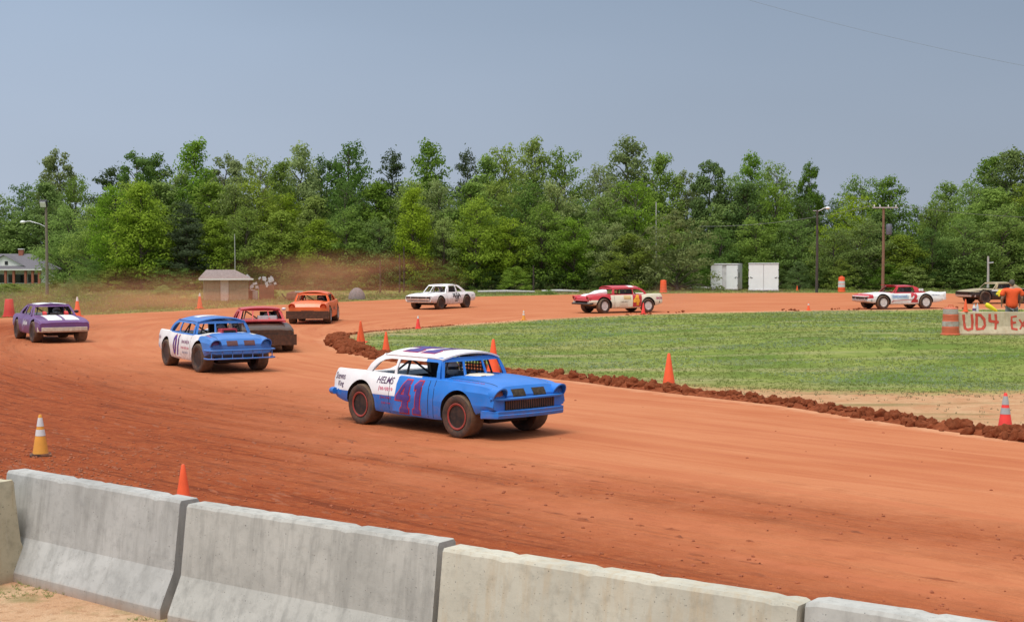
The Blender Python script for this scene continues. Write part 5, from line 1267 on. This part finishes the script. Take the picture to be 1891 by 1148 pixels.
def pose(px1, py1, px2, py2):
    a, b_ = gp(px1, py1), gp(px2, py2); return a, b_
C55 = dict(keys=FIFTIES, paint=BLUE, paint2=WHT, inner=LBLU, green=(.90, .74, -.98, -1.42), side=SIDE55, wins=[W55R, W55F], roofm=WHT, belt=.955, zr=1.315, crown=.11, gwb=.80, gwr=.66, rim=RIMK, ring=RIMR,
           grille=(1.16, .17, .605), hood_lights=1, lampm=[mat('lamp_rusty', (.30, .13, .11), .6, dirt=.5, dz=2), mat('lamp_dark_blue', (.03, .12, .40), .5, dirt=.2)], nose_vents=.80, ventm=VENTM, scoop=('low', mat('air_cleaner_cream', (.66, .60, .50), .5)), bz=.45, bh=.14, driver='x')  # second lamp disc is a darker blue than the body
def place(front_near, rear_near, side, wb, track=.80):
    """car centre and heading from the ground points under the near-side wheels"""
    f, r = gp(*front_near), gp(*rear_near); hd = (f - r); hd.z = 0; hd.normalize(); mid = (f + r) / 2
    left = Vector((-hd.y, hd.x, 0)); c = mid + left * (track if side == 'R' else -track); return c, hd
c41, h41 = place((843, 806), (681, 783), 'R', 2.76, .82)
cfg = dict(C55); cfg.update(extra=ex41, zones=(tail_z, zn41), pillar=BLUE, pillx=.30, wbars=[-.35, .30], steer=.06, arch=.075, wr=.375, wf=.37, driver='person in white helmet driving the blue number 41 car')
make_car('race_car', 'blue and white fifties sedan stock car numbered 41, nearest the camera', 'race car', c41, h41, cfg)

def ex01(c):
    r, bv, rb = c['root'], c['bvh'], c['rbvh']
    for side in 'RL':
        for t_, x_ in (('0', -.52), ('1', -.24)):
            sx = x_ if side == 'R' else -.76 - x_
            decal(r, bv, text2d(t_, .72, .035, 0, .75), side, sx, .62, MAG, .005, 'number_outline'); decal(r, bv, text2d(t_, .72, .012, 0, .75), side, sx, .62, PURP, .010, 'number')
        decal(r, bv, scribble(31, .62, .16, 8), side, .35, .76, mat('letter_mauve', (.35, .20, .30), .5), .006); decal(r, bv, scribble(32, .66, .09, 9), side, .35, .60, PINK, .006); decal(r, bv, scribble(33, .5, .08, 8), side, .35, .47, mat('letter_grey_blue', (.30, .33, .48), .5), .006)
        decal(r, bv, scribble(34, .36, .12, 5), side, -2.1, .78, mat('letter_mauve', (.35, .20, .30), .5), .006)
    decal(r, rb, scribble(35, .95, .13, 12), 'T', .33, 0, PINK, .005, rot=R(-90)); decal(r, rb, poly2d([[(-.28, -.42), (.2, -.42), (.2, .42), (-.28, .42)]]), 'T', -.2, 0, WHT, .005, 'roof_panel')
    decal(r, bv, scribble(36, .5, .10, 7), 'T', 1.6, 0, PINK, .005, rot=-.1, cy=-.66)
def zn01(c_, n_, i_):
    if i_ >= 2: return None
    if c_.x < 1.30 and (abs(c_.y) > .55 and n_.z < .8 or c_.x < -1.1) : return 1
    if .80 < c_.x < 1.30 and c_.z > .90: return 1
    return 0
c2, h2 = place((372, 687), (312, 674), 'R', 2.76, .82)
cfg = dict(C55); cfg.update(paint=BLUE2, paint2=WHTD, roofm=BLUE2, inner=LGRY, extra=ex01, zones=([((1.30, 0, 0), (1, 0, 0)), ((.8, 0, 0), (1, 0, 0))], zn01), bumper='tubes', rim=RIMK, ring=None, grille=None, nose_vents=.80, wr=.37, wf=.38, steer=.12, scoop=('box', mat('scoop_red', (.45, .03, .04), .5)), lampm=[mat('lamp_purple', (.14, .06, .22), .5), BLUE2], wbars=[-.3], driver='person driving the blue number 01 car', ventm=mat('vent_brown', (.12, .05, .05), .8))
make_car('race_car', 'blue and white stock car numbered 01 with tubular front bumper', 'race car', c2, h2, cfg)

W70F = [(-.36, .95), (.46, .95), (.26, 1.24), (-.36, 1.25)]; W70R = [(-.46, .95), (-.46, 1.24), (-.62, 1.23), (-1.02, 1.0), (-1.0, .95)]
SIDE70 = [(.66, .885), (.30, 1.30), (-.68, 1.30), (-.88, 1.24), (-1.45, .91)]
C70 = dict(keys=SEVENTIES, paint=WHT, paint2=WHT, inner=mat('interior_red', (.30, .05, .07), .7, var=.3), green=(.82, .36, -.74, -1.45), side=SIDE70, wins=[W70F, W70R], roofm=WHT, belt=.915, zr=1.285, crown=.05, gwb=.79, gwr=.62, rim=RIMK, hlz=.66, sq_lights=1, grille=(1.0, .12, .66), lampm=[INSIDE, INSIDE], wr=.36, wf=.35, driver='x')
BLKP = paintm('race_black', (.025, .023, .022), dirt=.2); 
# dark red car half hidden
DRED = paintm('race_dark_red', (.55, .05, .06), dirt=.3); MUD_SHADE = paintm('muddy_shaded_body', (.045, .026, .018), dirt=.2, dz=1.6)  # near-black mud; shadow around the slab bumpers is mixed into this colour
c3 = gp(487, 648); hd = Vector((.26, -.97, 0)).normalized(); c3 = c3 - hd * 1.38
def ex3(c):
    r = c['root']
    b = MB(); b.box((1.1, 0, .99), (1.2, 1.36, .035)); b.build('hood_panel', DRED, r); b = MB(); b.box((.45, .2, 1.03), (.4, .6, .16)); b.build('hood_scoop', LGRY, r)
    b = MB(); b.lathe([(.02, -.05), (.07, -.02), (.07, .03), (.02, .05)], 10, c=(.4, .76, 1.32)); b.build('mirror', LAMPG, r, 60)
def zn3(c_, n_, i_): return None if i_ >= 2 else (0 if c_.z > .90 and n_.z > .7 else 1)
cfg = dict(C70); cfg.update(paint=DRED, paint2=MUD_SHADE, roofm=DRED, inner=LGRY, zones=([((0, 0, .90), (0, 0, 1))], zn3), bumper='slab', bumpm=MUD_SHADE, grille=None, sq_lights=0, extra=ex3, zr=1.33, wins=[W70F, W70R], visor=.10, wf=.38, wr=.38, driver='person driving the dark red car', ring=None, wbars=[-.4, .35])
make_car('race_car', 'muddy dark red stock car half hidden behind the 01 car', 'race car', c3, hd, cfg)
# purple car
PUR = paintm('race_purple', (.14, .055, .21), dirt=.45)
def ex4(c):
    r, bv, rb = c['root'], c['bvh'], c['rbvh']
    for cy in (-.33, .27):
        decal(r, bv, poly2d([[(-.66, -.25), (.62, -.25), (.62, .25), (-.66, .25)]]), 'T', 1.58, 0, WHT, .006, 'hood_stripe', .1, cy=cy + .04); decal(r, rb, poly2d([[(-.56, -.24), (.56, -.24), (.56, .24), (-.56, .24)]]), 'T', -.2, 0, WHT, .006, 'roof_stripe', .1, cy=cy + .03)
    decal(r, bv, scribble(41, .34, .06, 7), 'T', 1.85, 0, BLKP, .012, rot=R(90), cy=.26)
    b = MB(); b.box((1.05, 0, .985), (.07, .42, .09)); b.build('hood_scoop', BLKP, r)
    for s in (-1, 1): b = MB(); b.box((.92, s * .38, 1.0), (.2, .12, .10), Matrix.Rotation(.3, 3, 'Y')); b.build('hood_pin', RED, r)
    for side in 'RL': decal(r, bv, scribble(42, .8, .25, 6), side, .1, .65, WHT, .006)
    b = MB(); b.lathe([(.02, -.06), (.08, -.03), (.08, .03), (.02, .06)], 10, c=(.45, .86, 1.04)); b.build('mirror', BLKP, r, 60)
c4, h4 = place((66, 632), (38, 621), 'R', 2.76, .84); h4 = Vector((.50, -.87, 0)).normalized(); fr = gp(66, 632); c4 = fr - h4 * 1.38 + Vector((-h4.y, h4.x, 0)) * .80
cfg = dict(C70); cfg.update(paint=PUR, paint2=PUR, roofm=PUR, inner=LGRY, bumpm=mat('bumper_cream', (.62, .56, .45), .5, dirt=.4), extra=ex4, grille=None, sq_lights=0, steer=.05, driver='person driving the purple striped car', wf=.37, bz=.48, bh=.17)
make_car('race_car', 'purple stock car with twin white stripes at far left', 'race car', c4, h4, cfg)
# orange car
ORP = paintm('race_orange', (.80, .15, .035), dirt=.35)
def ex5(c):
    r, bv = c['root'], c['bvh']
    for side in 'RL': decal(r, bv, scribble(51, .7, .22, 5), side, .1, .66, BLKP, .006)
    decal(r, bv, poly2d([[(-.28, -.008), (.28, -.008), (.28, .008), (-.28, .008)]]), 'F', 0, .60, INSIDE, .008, 'grille_seam')
f5, r5 = gp(606, 597), gp(624, 590); h5 = Vector((.02, -1, 0)).normalized(); c5 = gp(573, 597) - h5 * 1.38
h5 = Vector((.0, -1, 0)).normalized(); c5 = gp(573, 597) - h5 * 1.38
cfg = dict(C55); cfg.update(paint=ORP, paint2=ORP, roofm=ORP, inner=mat('interior_brown', (.20, .12, .09), .8), zones=([], lambda *a: None), extra=ex5, bumper='slab', bumpm=MUD_SHADE, grille=None, nose_vents=None, scoop=None, rim=RIMW, ring=RIMW, lampm=[ORP, ORP], wf=.37, driver='person driving the orange car', hlz=.78, steer=.05)
make_car('race_car', 'orange stock car with round hooded headlights facing the camera', 'race car', c5, h5, cfg)
# white coupe
def ex6(c):
    r, bv, rb = c['root'], c['bvh'], c['rbvh']
    for side in 'RL':
        decal(r, bv, text2d('M.GA', .34, .02, 0, .95), side, -.28, .76, BLKP, .006, 'number'); decal(r, bv, text2d('337', .30, .012, .2, .8), side, -.25, .50, BLKP, .006, 'number')
        decal(r, bv, scribble(61, .3, .15, 4), side, -2.05, .72, mat('letter_grey', (.45, .45, .5), .5), .006)
    for cy in (-.34, .30):
        decal(r, bv, poly2d([[(-.40, -.02), (.38, -.09), (.42, .02), (-.2, .07)]]), 'T', 1.45, 0, BLKP, .006, 'hood_stripe', cy=cy)
    b = MB(); b.lathe([(.02, -.05), (.1, 0), (.02, .06)], 12, c=(-1.9, .3, 1.0)); b.build('fuel_cap', GALV, r, 50)
c6, h6 = place((815, 571), (860, 567.5), 'L', 2.76, .80)
h6 = Vector((-.50, -.87, 0)).normalized(); c6 = gp(812, 571) - h6 * 1.38 + Vector((h6.y, -h6.x, 0)) * .80
cfg = dict(C70); cfg.update(paint=WHT, paint2=WHTD, zones=([((0, 0, .62), (0, 0, 1))], lambda c_, n_, i_: None if i_ >= 2 else (1 if c_.z < .62 else 0)), extra=ex6, bumper='double', bumpm=mat('chrome', (.62, .60, .58), .25, .7, dirt=.3), gbarm=BLKP, driver='person driving the white coupe', wbars=[-.35], zr=1.33, side=[(x_, z_ + (.045 if z_ > 1.1 else 0)) for x_, z_ in SIDE70], wins=[[(x_, z_ + (.045 if z_ > 1.1 else 0)) for x_, z_ in W] for W in (W70F, W70R)])
make_car('race_car', 'white two-door coupe stock car with black lettering on its side', 'race car', c6, h6, cfg)
# red, white and yellow number 4
RDP = paintm('race_red', (.55, .03, .05), dirt=.3); YLP = mat('letter_yellow', (.85, .40, .03), .5, var=.1, dirt=.2); CRM = paintm('race_cream', (.80, .75, .60), dirt=.3)
def ex7(c):
    r, bv, rb = c['root'], c['bvh'], c['rbvh']
    for side in 'RL':
        s_ = -1 if side == 'R' else 1
        decal(r, bv, poly2d([[(-.24, -.32), (.30, -.32), (.36, .30), (-.22, .30)]]), side, -.62, .65, RDP, .005, 'door_panel'); decal(r, bv, text2d('4', .72, .05, 0, .95), side, -.62, .66, YLP, .010, 'number')
        decal(r, bv, scribble(71, .5, .09, 7), side, .15, .60, BLKP, .006); decal(r, bv, poly2d([[(-.22, -.1), (.22, -.1), (.22, .1), (-.22, .1)]]), side, -.05, .82, mat('patch_yellow', (.75, .55, .25), .5, dirt=.3), .006, 'side_patch'); decal(r, bv, scribble(72, .45, .2, 6), side, -2.1, .76, MAG, .006)
    decal(r, bv, poly2d([[(-.45, -.30), (.45, -.26), (.45, .26), (-.45, .30)]]), 'T', 1.70, 0, WHT, .006, 'hood_stripe')
    decal(r, rb, poly2d([[(-.16, -.18), (.16, -.18), (.16, .18), (-.16, .18)]]), 'T', -.5, 0, WHT, .005, 'roof_panel', cy=.42)
def zn7(c_, n_, i_):
    if i_ >= 2: return None
    return 1 if (c_.x < .95 and (n_.z < .75 or c_.x < -1.2)) or (c_.z < .70) else 0
h7 = Vector((-.88, -.475, 0)).normalized(); c7 = gp(1114, 578.5) - h7 * 1.38 + Vector((h7.y, -h7.x, 0)) * .80
LAMPC = mat('lamp_cream', (.72, .66, .45), .5)
cfg = dict(C55); cfg.update(paint=RDP, paint2=CRM, roofm=RDP, inner=mat('interior_olive', (.14, .14, .08), .8), zones=([((.95, 0, 0), (1, 0, 0)), ((0, 0, .70), (0, 0, 1))], zn7), extra=ex7, bumper='pipe', bumpm=BLKP, nose_vents=None, scoop=('big', WHT), rim=RIMW, ring=None, lampm=[LAMPC, LAMPC], driver='person driving the red number 4 car', dent=.03, steer=.22, wf=.39, wr=.37, grille=(1.2, .2, .55), gbarm=BLKP, wbars=[-.3, .1])
make_car('race_car', 'battered red, white and yellow stock car with orange number 4', 'race car', c7, h7, cfg)
# white and red number 2
def ex8(c):
    r, bv, rb = c['root'], c['bvh'], c['rbvh']
    for side in 'RL':
        s_ = 1 if side == 'R' else -1
        decal(r, bv, text2d('2', .66, .05, 0, 1.15), side, -.62, .62, RDP, .010, 'number'); decal(r, bv, poly2d([[(-.55, -.11), (.55, -.13), (.55, .11), (-.55, .13)]]), side, .30, .70, mat('pale_blue_panel', (.45, .55, .66), .5), .004, 'side_patch')
        decal(r, bv, scribble(81, .92, .15, 10), side, .32, .72, mat('letter_blue', (.10, .20, .55), .5), .008); decal(r, bv, scribble(82, .55, .11, 8), side, -2.0, .78, mat('letter_slate', (.16, .17, .28), .5), .008)
        decal(r, bv, poly2d([[(-1.0, -.02), (1.0, -.02), (1.0, .02), (-1.0, .02)]]), side, -.05, .34, WHT, .010, 'side_rail'); decal(r, bv, poly2d([[(-.9, -.05), (-.75, .03), (.6, .10), (.6, .125), (-.8, .06), (-.97, -.05)]]), side, -.05, .44, RDP, .009, 'side_stripe')
    b = MB(); b.box((.50, 0, 1.345), (.30, 1.2, .02), Matrix.Rotation(-.05, 3, 'Y')); b.build('sun_visor', RDP, r)
    for i_ in range(2): b = MB(); b.lathe([(.08, 0), (.08, .015)], 12, 'y', (-1.02 - .16 * i_, .80 if 1 else 0, 1.08)); b.build('roof_dot', WHT, r)
def zn8(c_, n_, i_):
    if i_ >= 2: return None
    return 1 if (c_.x > 2.0 and c_.z > .62) or (c_.x < -2.3 and n_.x < -.5) else 0
h8 = Vector((-.955, -.30, 0)).normalized(); c8 = gp(1669, 570.5) + Vector((h8.y, -h8.x, 0)) * .80
cfg = dict(C70); cfg.update(paint=WHT, paint2=RDP, roofm=RDP, inner=mat('interior_dark', (.05, .04, .04), .8), zones=([((2.0, 0, 0), (1, 0, 0)), ((0, 0, .62), (0, 0, 1))], zn8), extra=ex8, bumpm=mat('chrome', (.62, .60, .58), .25, .7), rbumpm=WHT, rim=RIMW, wins=[[(-.72, .95), (.50, .95), (.28, 1.24), (-.66, 1.25)]], wf=.39, wr=.39, steer=.1, driver='person driving the white and red number 2 car', keys=[(k_[0] - .12 if k_[0] < -1.5 else k_[0], *k_[1:]) for k_ in SEVENTIES], grille=(.9, .12, .64))
cfg['keys'] = [(-2.75, .56, .66, .96, .93, .80, .76)] + [k_ for k_ in cfg['keys'] if k_[0] > -2.45]
make_car('race_car', 'white stock car with red roof, red nose and number 2', 'race car', c8, h8, cfg)
# black and tan 49
TANP = paintm('race_tan', (.42, .34, .20), dirt=.5)
def ex9(c):
    r, bv = c['root'], c['bvh']
    for side in 'RL':
        decal(r, bv, poly2d([[(-.48, -.12), (-.2, .18), (.5, .20), (.46, -.16), (-.1, -.22)]]), side, .32, .66, mat('number_patch_dark', (.05, .10, .05), .5), .005, 'side_patch'); decal(r, bv, text2d('49', .52, .045, .2, 1.1), side, .32, .66, mat('number_yellow', (.85, .75, .03), .5), .010, 'number')
        decal(r, bv, poly2d([[(-1.1, -.05), (1.2, -.07), (1.2, .05), (-1.1, .06)]]), side, -.2, .86, WHT, .006, 'side_stripe')
def zn9(c_, n_, i_): return None if i_ >= 2 else (1 if n_.z > .6 and c_.z > .7 else 0)
h9 = Vector((-.95, -.31, 0)).normalized(); c9 = gp(1818, 561) - h9 * 1.38 + Vector((h9.y, -h9.x, 0)) * .80
cfg = dict(C70); cfg.update(paint=BLKP, paint2=TANP, roofm=TANP, inner=mat('interior_olive', (.14, .14, .08), .8), zones=([], zn9), extra=ex9, bumpm=mat('chrome', (.62, .60, .58), .25, .7), rim=RIMK, wf=.40, wr=.40, wins=[[(-.72, .95), (.46, .95), (.26, 1.24), (-.70, 1.25)]], driver='person driving the black and tan number 49 car')
make_car('race_car', 'black and tan stock car with yellow number 49 behind the man in orange', 'race car', c9, h9, cfg)

# ---------------------------------------------------------------- dust raised by the cars
def dust(px, py, Y, w, h, dens, label, col=(.88, .42, .25), dpt=None, seed=0):
    c = at(px, py, Y); bm = bmesh.new(); bmesh.ops.create_icosphere(bm, subdivisions=3, radius=1)
    me = bpy.data.meshes.new('dust_cloud'); bm.to_mesh(me); bm.free(); o = bpy.data.objects.new('dust_cloud', me); link(o)
    cz = max(c.z, h * .45); o.location = (c.x, Y, cz); o.scale = (w / 2, (dpt or w * .5) / 2, h * .62)
    mt = bpy.data.materials.new('dust'); mt.use_nodes = True; t = mt.node_tree; t.nodes.clear(); oo = N(t, 'ShaderNodeOutputMaterial'); pv = N(t, 'ShaderNodeVolumePrincipled'); L(t, pv.outputs[0], oo.inputs['Volume'])
    pv.inputs['Color'].default_value = (*col, 1); tcn = N(t, 'ShaderNodeTexCoord'); ln = N(t, 'ShaderNodeVectorMath', operation='LENGTH'); L(t, tcn.outputs['Object'], ln.inputs[0])
    fall = rng_(t, ln.outputs['Value'], .25, .98, 1, 0); mp2 = N(t, 'ShaderNodeMapping'); L(t, tcn.outputs['Object'], mp2.inputs[0]); mp2.inputs['Location'].default_value = (seed, seed * 2, 0); n1 = tex(t, 1.7, 4, vec=mp2.outputs[0])
    d_ = mth(t, 'MULTIPLY', mth(t, 'MULTIPLY', fall, rng_(t, n1, .38, .66)), dens); L(t, d_, pv.inputs['Density']); me.materials.append(mt)
    tag(o, label, 'dust', kind='stuff'); return o
try:
    dust(625, 538, 98, 19, 3.4, .15, 'red dust hanging behind the orange car', seed=1)
    dust(290, 548, 84, 13, 2.4, .11, 'thin red dust drifting before the left tree line', seed=2)
    dust(165, 595, 62, 11, 2.0, .22, 'dust trailing the purple car', seed=3)
    dust(250, 650, 44, 4.5, 1.1, .30, 'dust kicked up behind the 01 car', seed=4)
    dust(1235, 562, 82, 4.2, 1.5, .34, 'pale dust sprayed behind the number 4 car', (.68, .42, .34), seed=5)
    dust(440, 588, 70, 15, 2.0, .18, 'low dust between the orange and dark red cars', seed=6)
except Exception as ex: print('dust', ex)
